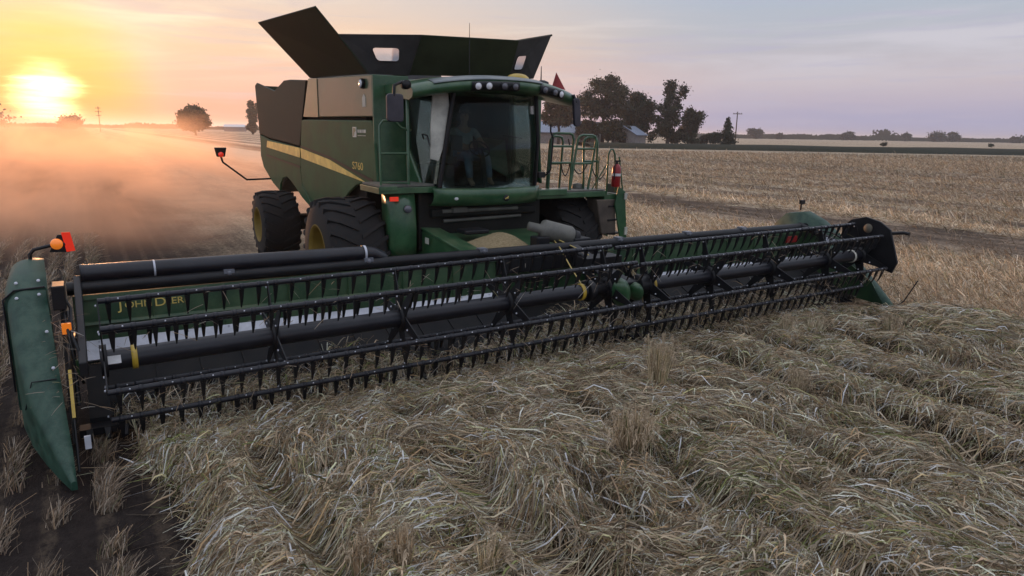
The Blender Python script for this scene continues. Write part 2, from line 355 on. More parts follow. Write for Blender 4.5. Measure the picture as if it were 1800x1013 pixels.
def crop_h(x, y):
    h = .21 + .08*V1.fbm(x*1.0, y*.8, 2) + .11*(V2.fbm(x*4.5, y*3.5, 3)-.5)
    wob = x + .28*(V3.fbm(y*.7+3, x*.5, 2)-.5)
    h = h + .022*np.sin(wob*2*math.pi/.62)*(V4(x*1.3, y*.8)*2-.4)
    for gx, wd, dp, ys, ye in GROOVES:
        m = np.exp(-((wob-gx)/wd)**2)*np.clip((ys-y)/.4+.5, 0, 1); h = h - 1.5*dp*m*np.clip(1.9*V4(y*.9+gx*7, x*.3)-.35, 0, 1.3)
    for hx, hy, sx, sy in HOLES: h = h - .34*np.exp(-((x-hx)/sx)**2-((y-hy)/sy)**2)
    edge = np.clip((x+5.9+.12*np.minimum(y, 0)*1.6+.45*(V2(y*1.5, 3.3+x*0)-.5))/.35, 0, 1); h = h*edge
    k = np.clip((y+.35)/.6, 0, 1); lim = .07+.07*V2(x*3, y*3); h = h*(1-k)+np.minimum(h, lim)*k
    deck = np.where(y > .80, .20+.47*np.maximum(y-.95, 0)+.05*V4(x*5, y*5), 0)
    h = np.where((y > .80) & (np.abs(x) < 5.9), np.maximum(h*.6, deck+.035), h)
    h = h*(1-.75*np.clip((x-5.2)/.6, 0, 1)*np.clip((y+.5)/.4, 0, 1))
    return np.maximum(h, .01)
gx = np.arange(-6.4, 6.75, .07); gy = np.arange(-9, 1.2, .07)
XX, YY = np.meshgrid(gx, gy, indexing='ij'); HH = crop_h(XX, YY)-.035
HH = np.where((XX < -6.2) | (XX > 6.55) | (YY > .76), -.03, HH)
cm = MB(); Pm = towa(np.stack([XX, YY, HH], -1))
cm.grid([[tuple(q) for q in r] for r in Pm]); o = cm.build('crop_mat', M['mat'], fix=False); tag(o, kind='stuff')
def lodged(n, xr, yr, lmin, lmax, wmul, seed, kseg=4, jit=1.0):
    rg = np.random.default_rng(seed); x = rg.uniform(*xr, n*2); y = rg.uniform(*yr, n*2)
    q = towa(np.stack([x, y, x*0], -1))         # keep what the camera's surroundings can see, nearer ones more densely
    dep = q[:, 1]*_c + CAM_H*_s; lat = np.abs(q[:, 0]/np.maximum(dep, .1))
    keep = (dep > 2.5) & (lat < .74*1.18+.12) & (rg.random(n*2) < np.clip((5.5/np.maximum(dep, 3))**1.3, .25, 1))
    x, y = x[keep][:n], y[keep][:n]; n = len(x); h = crop_h(x, y)
    cov = .80+.62*V3.fbm(x*.9+3, y*1.5, 2)+.12*np.clip((x+5)/5, 0, 1.5)-.22*np.clip((-4.2-x)/1.5, 0, 1)
    keep = (h > .045) & (y < cov); x, y, h = x[keep], y[keep], h[keep]; n = len(x)
    L = rg.uniform(lmin, lmax, n)
    left = np.clip((-2.6-x)/1.5, 0, 1)
    flow = left*rad(32) + (1-left)*rad(-48) + (V1.fbm(x*.9+40, y*.9, 2)-.5)*rad(300)*(1-.6*left) + rg.normal(0, 1, n)*rad(40)*jit
    flow = np.where(rg.random(n) < .30*jit, rg.uniform(0, 2*math.pi, n), flow)
    bend = rg.normal(0, .5, n)*jit; kink = np.where(rg.random(n) < .35*jit, rg.normal(0, 1.0, n), 0); arch = np.abs(rg.normal(0, .045, n)) + .008; lift = rg.uniform(-.055, .035, n); slope = rg.normal(0, .03, n)
    P = np.zeros((n, kseg, 3)); cx, cy_ = x.copy(), y.copy(); ang = flow - bend*.5
    for k in range(kseg):
        P[:, k, 0] = cx; P[:, k, 1] = cy_; t = k/(kseg-1)
        P[:, k, 2] = crop_h(cx, cy_) + lift + slope*(t-.5)*2 + arch*4*t*(1-t) - .02*t
        cx = cx + np.cos(ang)*L/(kseg-1); cy_ = cy_ + np.sin(ang)*L/(kseg-1); ang = ang + bend/(kseg-1) + (kink if k == 1 else 0)
    P[:, :, 2] = np.maximum(P[:, :, 2], .015)
    leaf = rg.random(n) < .30
    t = np.linspace(0, 1, kseg)[None]
    w0 = np.where(leaf, rg.uniform(.004, .0095, n), rg.uniform(.0018, .0032, n))*wmul
    W = w0[:, None]*np.where(leaf[:, None], np.sin(np.pi*np.clip(t*.85+.12, 0, 1))+.12, 1-.35*t)
    patch = V3.fbm(x*1.1+9, y*1.1, 2)
    grn = np.clip((patch-.55)*5, 0, 1)
    wt = np.array([3, 2.4, 2.6, 1.2, .9, 1.3, 1.2]); c = straw_cols(n, wt)
    green = rg.random(n) < .03+.15*grn
    c[green] = np.array([.135,.15,.06])*rg.uniform(.6, 1.25, (green.sum(), 1))
    c *= (.78+.56*V4.fbm(x*1.7, y*1.7, 2))[:, None]*np.array([[1.62, 1.60, 1.47]])*(.30+1.45*rg.random(n)**1.7)[:, None]; c = np.minimum(c, .84)
    c = np.minimum(c*(1+.18*left)[:, None], .8)
    return towa(P), W, c
parts = [lodged(220000, (-6.1, 6.5), (-8.0, 1.5), .10, .30, .80, 11), lodged(85000, (-6.1, 6.5), (-8.0, .3), .28, .70, .80, 12, 4, .38)]
P = np.concatenate([p[0] for p in parts]); W = np.concatenate([p[1] for p in parts]); col = np.concatenate([p[2] for p in parts])
o = ribbons('lodged_straw', P, W, col, M['straw']); tag(o, kind='stuff')
# drooping seed heads lying over the straw
def seed_heads(n, seed):
    rg = np.random.default_rng(seed); x = rg.uniform(-6, 6.3, n); y = rg.uniform(-7, .9, n)
    h = crop_h(x, y); k = h > .1; x, y, h = x[k], y[k], h[k]; n = len(x); ang = rg.uniform(0, 6.28, n); m = 9
    P = np.zeros((n, m, 3, 3)); L = rg.uniform(.10, .18, n)
    for i in range(m):
        t = i/(m-1); bx = x+np.cos(ang)*L*t; by = y+np.sin(ang)*L*t; bz = h+.03+.05*t-.06*t*t
        a2 = ang + rg.normal(0, .7, n)
        for j in range(3):
            P[:, i, j, 0] = bx+np.cos(a2)*.016*j; P[:, i, j, 1] = by+np.sin(a2)*.016*j; P[:, i, j, 2] = bz-.004*j
    c = np.repeat(np.array([(.36,.25,.12)])*rg.uniform(.6, 1.2, (n, 1)), m, 0)
    W = np.tile(np.array([.001, .0038, .001])[None], (n*m, 1))
    return towa(P.reshape(-1, 3, 3)), W, c
o = ribbons('seed_heads', *seed_heads(6000, 5), M['straw']); tag(o, kind='stuff')

# ------------------------------------------------------------------ straw and stubble on harvested ground
def stubble(n, seed):
    """standing stubble in drilled rows left of the machine"""
    rg = np.random.default_rng(seed); row = (34*rg.random(n)**2.2).astype(int); x0 = -6.02-.36*row
    y = rg.uniform(-8, 16, n); cl = V1(y*4.6+row*13.7, row*3.1+y*0)
    k = cl > .44; row, x0, y, cl = row[k], x0[k], y[k], cl[k]; n = len(y)
    x = x0 + rg.normal(0, .045, n) + .10*(V2(y*.6, row*5.0)-.5); hgt = rg.uniform(.04, .16, n)*(.4+.8*cl)*np.where(rg.random(n) < .2, 1.4, 1)
    lean = rg.normal(.45, .45, n); az = rg.normal(rad(55), .55, n); kseg = 4
    P = np.zeros((n, kseg, 3))
    for i in range(kseg):
        t = i/(kseg-1); d = hgt*t*t*np.abs(lean+.35); P[:, i, 0] = x+np.cos(az)*d; P[:, i, 1] = y+np.sin(az)*d; P[:, i, 2] = hgt*t*(1-.2*t*np.abs(lean))
    W = rg.uniform(.0022, .0052, n)[:, None]*np.linspace(1, .45, kseg)[None]*np.clip(1+(y[:, None]+2)*.05, 1, 2)
    c = straw_cols(n, [2.5, .8, 3, 2.2, .7, 2, .3])*(.45+.95*rg.random(n)**1.5)[:, None]
    return towa(P), W, c
o = ribbons('stubble_rows', *stubble(120000, 21), M['straw']); tag(o, kind='stuff')
def residue(n, seed):
    """chopped straw lying on the cut ground right of and behind the machine"""
    rg = np.random.default_rng(seed); dep = 9+120*rg.random(n)**2.3; lat = rg.uniform(-.25, .92, n)
    xw = lat*dep; yw = dep; c_, s_ = math.cos(TH), math.sin(TH); dx, dy = xw-MO.x, yw-MO.y
    x = c_*dx+s_*dy; y = -s_*dx+c_*dy
    strip = .72*np.interp(x+4.0*(V4.fbm(x*.5, y*.25, 2)-.5), [a for a, b in BANDS], [b for a, b in BANDS])+.30*V1.fbm(x*.9, y*.05+7, 3); strip2 = V2.fbm(x*2.0, y*.12, 2); pt = V3.fbm(x*.8, y*.8, 3)
    den = np.clip((strip*.95+strip2*.15+pt*.35-.52)*2.4, .04, 1)
    keep = ((x > 6.35) | (y > 5.5)) & (x > -3.5) & (rg.random(n) < den)
    x, y, dep, strip = x[keep], y[keep], dep[keep], strip[keep]; n = len(x)
    sc = np.clip(dep/9, 1, 12); L = rg.uniform(.06, .19, n)*sc**.42; ang = rg.normal(rad(90), 1.0, n); up = np.abs(rg.normal(.03, .035, n))*sc**.4
    P = np.zeros((n, 3, 3)); tilt = rg.random(n) < .3
    for i in range(3):
        t = i/2; P[:, i, 0] = x+np.cos(ang)*L*t; P[:, i, 1] = y+np.sin(ang)*L*t
        P[:, i, 2] = .015+up*np.where(tilt, 2.2*t, 4*t*(1-t))+ .05*np.clip((strip-.45)*4, 0, 1)
    W = (rg.uniform(.0028, .0055, n)*sc**.72)[:, None]*np.array([1, 1, .6])[None]
    c = straw_cols(n, [3, 2.2, 2.0, 1.0, .6, 1.6, 1.2])*((.95+.4*V4.fbm(x*.7, y*.3, 2))*(.16+1.5*strip**1.35)*.98*(.5+.9*rg.random(n)))[:, None]*np.array([[1.04, 1.0, .90]])
    return towa(P), W, c
o = ribbons('straw_residue', *residue(360000, 31), M['straw']); tag(o, kind='stuff')

# standing tufts left upright in the lodged crop
def tuft(name, label, x, y, hgt, spread, n, lean, tint, seed, wid=1.0):
    rg = np.random.default_rng(seed); h0 = float(crop_h(np.array([x]), np.array([y]))[0])*.6
    r = spread*np.sqrt(rg.random(n)); a = rg.uniform(0, 6.28, n); bx = r*np.cos(a)*.45; by = r*np.sin(a)*.45
    H = hgt*rg.uniform(.55, 1.05, n); k = 6; P = np.zeros((n, k, 3)); az = rg.uniform(0, 6.28, n); dr = rg.uniform(.05, .35, n)*spread
    for i in range(k):
        t = i/(k-1); P[:, i, 0] = bx*(1+.9*t)+np.cos(az)*dr*t**2+lean[0]*t*H; P[:, i, 1] = by*(1+.9*t)+np.sin(az)*dr*t**2+lean[1]*t*H
        P[:, i, 2] = H*(t - .28*np.clip(t-.6, 0, 1)*rg.random(n)*2)
    W = rg.uniform(.0022, .0048, n)[:, None]*np.array([.8, 1, 1, .9, .8, .3])[None]*wid
    c = np.minimum((np.array(tint)[None]*.85+np.array([[.24,.22,.17]]))*rg.uniform(.5, 1.6, (n, 1)), .88); gr = rg.random(n) < .15; c[gr] = np.array([.17,.18,.075])*rg.uniform(.7, 1.2, (gr.sum(), 1))
    m = n//3; idx = rg.choice(n, m, replace=False); b = 6; tip = P[idx, -1]; pre = P[idx, -2]
    d = tip-pre; d /= np.linalg.norm(d, axis=1, keepdims=True); Q = []
    for j in range(4):        # drooping seed heads at the stalk tips
        s = np.linspace(0, .14, b)[None, :, None]
        Q.append(tip[:, None, :]+d[:, None, :]*s*.8 - np.array([0, 0, 1])*s*s*(4+2*j) + rg.normal(0, .010, (m, b, 3))*(s > 0))
    Q = np.concatenate(Q); Wq = np.tile(np.array([.0012, .004, .0045, .0042, .0035, .001])[None], (len(Q), 1)); cq = np.array([(.58,.46,.32)])*rg.uniform(.6, 1.2, (len(Q), 1))
    o = ribbons(name, np.concatenate([P, Q]), np.concatenate([W, Wq]), np.concatenate([c, cq]), M['straw'])
    o.location = tow(x, y, h0); o.rotation_euler = (0, 0, TH); tag(o, label, 'crop tuft', 'rice tufts still standing in the flattened crop')
TUFTS = [
 ('tall pale straw tuft standing right in front of the reel', -.60, -1.20, .66, .17, 300, (.06,.05), (.46,.34,.19)),
 ('broad drooping tan tuft with a dark hollow at its right foot', -1.95, -2.30, .60, .22, 330, (-.05,-.10), (.42,.29,.17)),
 ('thin pale tuft standing in the crop nearest the reel right half', 2.75, -.35, .36, .12, 130, (.02,.0), (.42,.35,.22)),
 ('fanned pale tuft leaning over beside the thin one', 3.25, -.45, .32, .2, 140, (.35,.1), (.40,.34,.22)),
 ('slim upright tuft farthest right in the flattened crop', 4.2, -1.1, .36, .13, 120, (0,.05), (.40,.32,.19)),
 ('reddish seeded tuft at the very front edge, left of its twin', -4.62, -2.72, .40, .09, 110, (.03,.02), (.40,.24,.12)),
 ('reddish seeded tuft at the very front edge, right of its twin', -4.38, -2.88, .42, .09, 120, (-.02,.05), (.42,.25,.12)),
 ('loose golden seeded tuft leaning at the front edge of the crop', -3.9, -3.15, .36, .11, 110, (.10,.0), (.42,.28,.13)),
 ('upright tuft of tan stalks beside the long dark hollow', 1.05, -1.85, .34, .13, 150, (.05,.05), (.40,.30,.18)),
]
for i, (lb, x, y, h, sp, n, ln, tn) in enumerate(TUFTS): tuft('rice_tuft', lb, x, y, h, sp, n, ln, tn, 100+i)

# ------------------------------------------------------------------ combine harvester
CB = (0.05, 8.0, 0.0)
comb = thing('combine_harvester', 'large dusty green combine harvester with open grain tank covers, facing the flattened crop', 'combine harvester', tow(*CB), TH)
def mb(): return MB(CB)
def text(name, body, size, mat, parent, off, loc, rot, ext=.002, sx=1.0, shear=0.0, align='LEFT'):
    cu = bpy.data.curves.new(name, 'FONT'); cu.body = body; cu.size = size; cu.extrude = ext; cu.align_x = align; cu.shear = shear
    to = bpy.data.objects.new(name, cu); C.objects.link(to)
    dg = bpy.context.evaluated_depsgraph_get(); me = bpy.data.meshes.new_from_object(to.evaluated_get(dg))
    C.objects.unlink(to); bpy.data.objects.remove(to)
    o = bpy.data.objects.new(name, me); C.objects.link(o); me.materials.clear(); me.materials.append(mat)
    o.parent = parent; o.location = Vector(loc)-Vector(off); o.rotation_euler = rot; o.scale = (sx, 1, 1); return o
SX = -1.65
M['window_pale'] = window_mat(); M['roof_trim'] = paint('roof_trim', (.20,.23,.24), .45, .3); M['step'] = paint('rusty_step_box', (.07,.055,.045), .7, .4); M['lens_dark'] = lamp_mat('dark_lens', (.10,.10,.12), 0); M['red_dull'] = paint('red_cloth', (.30,.035,.04), .8, .1); M['mirror_shell'] = paint('mirror_shell', (.030,.030,.045), .35, .15)
# inner body and engine deck
m = mb()
m.slab([(-1.50, 5.75, 1.55), (-1.50, 8.3, 1.40), (-1.50, 9.4, 1.75), (-1.50, 11.6, 2.2), (-1.50, 13.2, 2.25), (-1.50, 13.5, 3.5), (-1.50, 9.0, 3.75), (-1.50, 5.55, 3.85)], (3.0, 0, 0))
m.build('core_body', M['dark'], comb, .03)
# front side panel with wheel arch (right-hand side of the machine) and its mirror
def arch(c, r, a0, a1, n=10, sq=1.0): return [(c[0]+r*math.cos(rad(a0+(a1-a0)*i/n)), c[1]+sq*r*math.sin(rad(a0+(a1-a0)*i/n))) for i in range(n+1)]
def sidepts(p, x): return [(x, y, z) for y, z in p]
ARC = [(4.74, 2.08), (5.05, 2.12), (5.45, 2.12), (5.85, 2.05), (6.3, 1.88), (6.7, 1.68), (7.0, 1.50), (7.15, 1.40)]
P1 = ARC + [(8.40, 1.30), (9.05, 1.50), (9.62, 1.80), (9.72, 2.11), (9.58, 2.80), (9.42, 3.24), (9.0, 3.25), (4.95, 3.21), (4.86, 3.0), (4.80, 2.5)]
P2 = [(8.48, 1.27), (9.13, 1.47), (9.70, 1.77), (9.80, 2.11), (9.66, 2.62), (12.9, 2.76), (13.85, 2.86), (14.0, 2.3), (13.7, 1.98), (12.7, 1.62), (11.95, 1.46), (11.95, 1.62), (11.7, 1.80), (11.3, 1.92), (10.9, 1.86), (10.5, 1.66), (10.1, 1.45), (9.5, 1.36)]
P2 = [(8.48, 1.29), (9.13, 1.47), (9.70, 1.77), (9.80, 2.11), (9.66, 2.62), (12.9, 2.76), (13.85, 2.86), (14.0, 2.3), (13.7, 1.98), (12.7, 1.62), (11.95, 1.46), (11.85, 1.66), (11.55, 1.82), (11.15, 1.88), (10.75, 1.80), (10.3, 1.66), (9.8, 1.48), (9.2, 1.34), (8.7, 1.24)]
P3 = [(9.74, 2.66), (9.40, 3.28), (8.95, 4.08), (10.3, 4.16), (10.9, 4.17), (11.9, 3.97), (13.9, 4.26), (14.15, 4.2), (14.0, 3.3), (13.95, 2.90), (12.9, 2.80)]
PT = [(4.88, 3.27), (4.88, 3.96), (8.70, 4.10), (9.25, 3.30)]
for s, nm in ((1, ''), (-1, '')):
    x = SX*s+.1*(s < 0)*0; t = (.06*s, 0, 0)
    m = mb(); m.slab(sidepts(P1, SX if s > 0 else 1.75), t); fp = m.build('front_side_panel', M['green_panel'], comb, .02)
    m = mb(); m.slab(sidepts(P2, SX+.02 if s > 0 else 1.73), t); m.build('rear_side_panel', M['green_panel'], comb, .02)
    m = mb(); m.slab(sidepts(P3, SX+.01 if s > 0 else 1.74), t); m.build('engine_shroud', M['shroud'], comb, .02)
    m = mb(); m.slab(sidepts(PT, SX+.0 if s > 0 else 1.75), t); tp = m.build('tank_side', M['green_dusty'], comb, .02)
    if s > 0:
        m = mb(); m.slab([(SX-.004, 8.05, 3.29), (SX-.004, 8.05, 4.065), (SX-.004, 8.68, 4.088), (SX-.004, 9.2, 3.31)], (-.01, 0, 0)); m.build('tank_corner_post', M['green'], comb, .004)
m = mb(); m.slab([(-1.6, 14.05, 2.2), (1.7, 14.05, 2.2), (1.7, 14.15, 4.2), (-1.6, 14.15, 4.2)], (0, -.06, 0)); m.build('rear_hood', M['cover'], comb, .02); m = mb(); m.slab([(-1.6, 8.85, 3.3), (1.7, 8.85, 3.3), (1.7, 8.85, 4.06), (-1.6, 8.85, 4.06)], (0, .05, 0)); m.build('tank_rear_wall', M['cover'], comb, .02)
m = mb(); m.slab([(-1.6, 8.9, 3.72), (1.7, 8.9, 3.72), (1.7, 14.0, 3.6), (-1.6, 14.0, 3.6)], (0, 0, -.05)); m.tube([(.9, 10.6, 3.7), (.9, 10.6, 4.35)], .1); m.build('engine_deck', M['dark'], comb)
# yellow stripe, drawn in two lengths either side of the seam
m = mb(); m.slab([(SX-.003, 5.22, 2.13), (SX-.003, 9.56, 2.40), (SX-.003, 9.60, 2.62), (SX-.003, 7.4, 2.45)], (-.006, 0, 0)); m.build('yellow_stripe', M['stripe'], comb)
m = mb(); m.slab([(SX+.012, 9.74, 2.40), (SX+.012, 13.1, 2.55), (SX+.012, 13.0, 2.72), (SX+.012, 9.70, 2.62)], (-.008, 0, 0)); m.build('yellow_stripe', M['stripe'], comb)
m = mb(); m.slab([(SX+.012, 9.76, 2.16), (SX+.012, 13.3, 2.32), (SX+.012, 13.25, 2.36), (SX+.012, 9.76, 2.21)], (-.006, 0, 0)); m.slab([(SX-.003, 4.95, 2.16), (SX-.003, 7.4, 2.47), (SX-.003, 9.58, 2.645), (SX-.003, 9.58, 2.68), (SX-.003, 7.4, 2.515), (SX-.003, 4.95, 2.21)], (-.005, 0, 0)); m.build('panel_groove', M['black'], comb)
RS = (rad(90), 0, rad(-90))
text('model_number', 'S760', .19, M['stripe'], comb, CB, (SX-.004, 6.02, 2.345), RS, sx=1.6)
m = mb(); m.slab([(SX-.004, 5.93, 2.92), (SX-.004, 5.72, 2.92), (SX-.004, 5.72, 3.10), (SX-.004, 5.93, 3.10)], (-.004, 0, 0)); m.build('dealer_decal', M['pale'], comb)
m = mb(); m.slab([(SX-.0095, 5.88, 2.94), (SX-.0095, 5.85, 2.94), (SX-.0095, 5.82, 3.01), (SX-.0095, 5.76, 3.03), (SX-.0095, 5.76, 3.08), (SX-.0095, 5.88, 3.08)], (-.003, 0, 0)); m.build('decal_mark', M['green'], comb)
m = mb()
for k, wdt in enumerate((.10, .14, .07, .12)): m.slab([(SX-.004, 5.66-.0-sum((.10, .14, .07, .12)[:k])*1.05, 3.0), (SX-.004, 5.66-sum((.10, .14, .07, .12)[:k])*1.05-wdt*.85, 3.0), (SX-.004, 5.66-sum((.10, .14, .07, .12)[:k])*1.05-wdt*.85, 3.055), (SX-.004, 5.66-sum((.10, .14, .07, .12)[:k])*1.05, 3.055)], (-.003, 0, 0))
m.slab([(SX-.004, 5.66, 2.945), (SX-.004, 5.24, 2.945), (SX-.004, 5.24, 2.957), (SX-.004, 5.66, 2.957)], (-.003, 0, 0))
m.build('decal_lettering', M['pale'], comb)
m = mb(); m.lathe((SX-.0, 5.28, 3.83), (-1, 0, 0), [(0, .0), (0, .085), (.05, .085), (.06, .075)], 20); wl = m.build('work_lamp', M['black'], comb)
m = mb(); m.lathe((SX-.045, 5.29, 3.83), (-1, 0, 0), [(0, .07), (.018, .068), (.03, .045), (.036, 0)], 20); m.build('lens', M['lens'], wl)
m = mb(); m.slab([(SX-.003, 5.20, 3.44), (SX-.003, 5.36, 3.44), (SX-.003, 5.36, 3.60), (SX-.003, 5.28, 3.66), (SX-.003, 5.20, 3.60)], (-.004, 0, 0)); m.build('warning_decal', M['pale'], comb)
# front bulkhead beside and behind the cab
m = mb()
m.slab([(-1.65, 4.84, 2.1), (-1.0, 4.84, 2.1), (-1.0, 4.84, 3.96), (-1.65, 4.84, 3.96)], (0, .05, 0))
m.slab([(1.05, 4.84, 2.1), (1.75, 4.84, 2.1), (1.75, 4.84, 3.96), (1.05, 4.84, 3.96)], (0, .05, 0))
m.slab([(-1.0, 5.45, 1.9), (1.05, 5.45, 1.9), (1.05, 5.45, 3.96), (-1.0, 5.45, 3.96)], (0, .05, 0))
m.slab([(-1.0, 4.84, 3.80), (1.05, 4.84, 3.80), (1.05, 5.5, 3.80), (-1.0, 5.5, 3.80)], (0, 0, .1))
m.build('front_bulkhead', M['green'], comb, .015)
# grain tank covers
def cover(name, q, mat, par=None, t=.03, frame=True):
    a, b, c, d = [Vector(v) for v in q]; nrm = (b-a).cross(d-a).normalized()*t
    mm = mb(); mm.slab([a, b, c, d], nrm)
    o = mm.build(name, mat, par or comb, .008)
    if frame:
        mm = mb()
        for k in (.33, .67):
            p, r = a.lerp(b, k), d.lerp(c, k); mm.tube([p+nrm*1.3+(r-p)*.04, r+nrm*1.3-(r-p)*.04], .022, 6)
        mm.tube([d+nrm, c+nrm], .02, 6); mm.build('stiffener', mat, o)
    return o
cover('tank_cover', [(-1.60, 8.70, 4.13), (-1.60, 5.08, 4.0), (-2.47, 5.12, 4.99), (-2.60, 8.70, 5.15)], M['cover'], frame=False)
cover('tank_cover', [(-.98, 4.87, 3.99), (1.02, 4.87, 4.06), (1.02, 4.55, 4.68), (-.88, 4.55, 4.62)], M['cover'], frame=False)
cover('tank_cover', [(1.68, 5.08, 4.08), (1.68, 8.70, 4.15), (2.45, 8.70, 5.05), (2.02, 5.0, 4.90)], M['cover'])
cover('tank_cover', [(1.68, 8.75, 4.13), (-1.60, 8.75, 4.13), (-1.5, 9.1, 4.5), (1.5, 9.1, 4.5)], M['canvas'])
def canvas(A, B, Cc, D, u0, u1, v0, v1):
    """corner canvas with a clear vinyl window let into it"""
    A, B, Cc, D = map(Vector, (A, B, Cc, D)); bil = lambda u, v: A.lerp(B, u).lerp(D.lerp(Cc, u), v)
    inner = []
    for cu, cv, a0 in ((0, 0, 180), (1, 0, 270), (1, 1, 0), (0, 1, 90)):
        for k in range(4):
            a = rad(a0+k*30); ru, rv = (u1-u0)*.15, (v1-v0)*.22
            inner.append(bil((u1-ru if cu else u0+ru)+ru*math.cos(a), (v1-rv if cv else v0+rv)+rv*math.sin(a)))
    mm = mb(); out = [A, B, Cc, D]; f = []
    for c in range(4):
        f += [(c, 4+c*4+k, 4+c*4+k+1) for k in range(3)]; n = (c+1) % 4; f.append((c, 4+c*4+3, 4+n*4, n))
    mm.add(out+inner, f); o = mm.build('corner_canvas', M['canvas'], comb, solid=.012)
    mm = mb(); n = (B-A).cross(D-A).normalized(); mid = sum(inner, Vector())/16
    mm.slab([mid+(p-mid)*1.03 for p in inner], n*.004); mm.build('canvas_window', M['window_pale'], o)
    mm = mb(); mm.tube([mid+(p-mid)*1.03+n*.012 for p in inner+inner[:1]], .010, 5, False); mm.build('window_trim', M['canvas'], o)
canvas((-1.64, 5.10, 3.985), (-.94, 4.885, 3.98), (-.84, 4.565, 4.62), (-2.14, 5.13, 4.585), .34, .72, .34, .68)
canvas((1.02, 4.89, 4.05), (1.68, 5.06, 4.07), (2.0, 4.97, 4.88), (1.03, 4.56, 4.67), .10, .42, .22, .58)
m = mb(); m.tube([(-.5, 6.5, 3.9), (-.5, 6.4, 4.5), (-.52, 6.3, 4.78)], [.16, .16, .10], 6); m.build('loading_auger', M['cover'], comb)
# cab
cabf = [(-.90, 3.84), (-.62, 3.70), (-.2, 3.63), (.28, 3.63), (.70, 3.70), (.98, 3.84)]
m = mb(); rows = []
for k in range(9):
    t = k/8; z = 2.11+1.56*t; bow = .10*math.sin(math.pi*min(1, t*1.15))
    rows.append([(x*(1-.055*t)+.01+(.19*t*(-x/.9) if x < 0 else 0), y-bow*.6+.02*t, z) for x, y in cabf])
m.grid(rows); m.build('windshield', M['glass'], comb, solid=.012)
for s, name in ((-1, 'door_glass'), (1, 'door_glass')):
    xs = (lambda v: v) if s < 0 else (lambda v: .08-v)
    m = mb(); m.slab([(xs(-.93), 3.92, 2.14), (xs(-.99), 4.30, 2.14), (xs(-1.03), 4.78, 2.75), (xs(-1.03), 4.78, 3.66), (xs(-.90 if s > 0 else -.70), 3.90, 3.66)], (s*.012, 0, 0)); m.build('door_glass', M['glass'], comb)
    m = mb(); m.tube([(xs(-.90), 3.86, 2.08), (xs(-.91 if s > 0 else -.80), 3.79, 2.9), (xs(-.85 if s > 0 else -.66), 3.80, 3.70)], [.040, .038, .042], 8); m.build('cab_pillar', M['black'], comb)
    m = mb(); m.tube([(xs(-1.03), 4.80, 2.05), (xs(-1.04), 4.80, 3.72)], .05, 8); m.tube([(xs(-.93), 3.92, 2.11), (xs(-1.0), 4.32, 2.13), (xs(-1.04), 4.80, 2.74)], .04, 8); m.build('cab_pillar', M['green'], comb)
m = mb(); m.slab([(-1.06, 4.82, 2.1), (-1.06, 4.28, 2.1), (-1.07, 4.82, 2.78)], (.03, 0, 0)); m.build('corner_panel', M['green'], comb); m = mb(); m.slab([(1.14, 4.82, 2.1), (1.14, 4.28, 2.1), (1.15, 4.82, 2.78)], (-.03, 0, 0)); m.build('corner_panel', M['green'], comb)
m = mb(); m.slab([(-.97, 3.93, 3.67), (-.73, 3.86, 3.66), (-.715, 3.85, 3.47), (-.84, 3.84, 2.76), (-.915, 3.85, 2.57), (-1.02, 3.93, 2.60), (-1.01, 3.93, 3.19)], (0, .03, 0)); m.build('sky_reflection_panel', M['pale'], comb, .008)  # sky reflection on the door glass, put in as a pale solid panel
m = mb(); m.tube([(-1.05, 4.14, 2.92), (-1.09, 4.10, 3.0), (-1.07, 3.96, 2.98), (-1.04, 3.92, 2.82)], .014, 6); m.build('door_handle', M['black'], comb)
m = mb(); m.slab([(-.9, 3.86, 2.06), (.98, 3.86, 2.06), (1.1, 5.4, 2.06), (-1.02, 5.4, 2.06)], (0, 0, .04)); m.slab([(-.95, 5.38, 2.1), (1.0, 5.38, 2.1), (1.0, 5.38, 3.7), (-.95, 5.38, 3.7)], (0, .04, 0)); m.build('cab_interior', M['dark'], comb)
# roof with a drooping front brow
m = mb(); rows = []
for i in range(25):
    u = -1+2*i/24; x = .12+1.56*u; yf = 3.30+.36*u*u; zt = 3.94-.17*abs(u)**2.4
    rows.append([(x, 4.85, zt-.10), (x, 4.84, zt+.02), (x, 4.3, zt+.03), (x, yf+.25, zt), (x, yf+.06, zt-.05), (x, yf, zt-.12), (x, yf+.02, zt-.20), (x, yf+.16, zt-.245), (x, 4.2, zt-.20 if abs(u) > .8 else 3.69), (x, 4.85, zt-.10)])
m.grid(rows); m.add(rows[0], [list(range(len(rows[0])-1))]); m.add(rows[-1], [list(range(len(rows[0])-2, -1, -1))]); roof = m.build('cab_roof', M['green'], comb)
m = mb(); rows = []
for u0, u1 in ((-.44, .10), (.38, .76)):
  m = mb(); rows = []
  for i in range(13):
    u = u0+(u1-u0)*i/12; x = .12+1.56*u; yf = 3.30+.36*u*u; zt = 3.94-.17*abs(u)**2.4
    rows.append([(x, yf-.012, zt-.095), (x, yf-.03, zt-.125), (x, yf-.02, zt-.215), (x, yf+.03, zt-.235)])
  m.grid(rows); m.build('light_bar', M['black'], roof, solid=.01)
m = mb(); rows = []
for i in range(21):
    u = -.8+1.25*i/20; x = .12+1.56*u; yf = 3.30+.36*u*u; zt = 3.94-.17*abs(u)**2.4
    rows.append([(x, yf+.24, zt+.006), (x, yf+.07, zt-.036), (x, yf+.02, zt-.065)])
m.grid(rows); m.build('roof_trim', M['roof_trim'], roof, solid=.008)
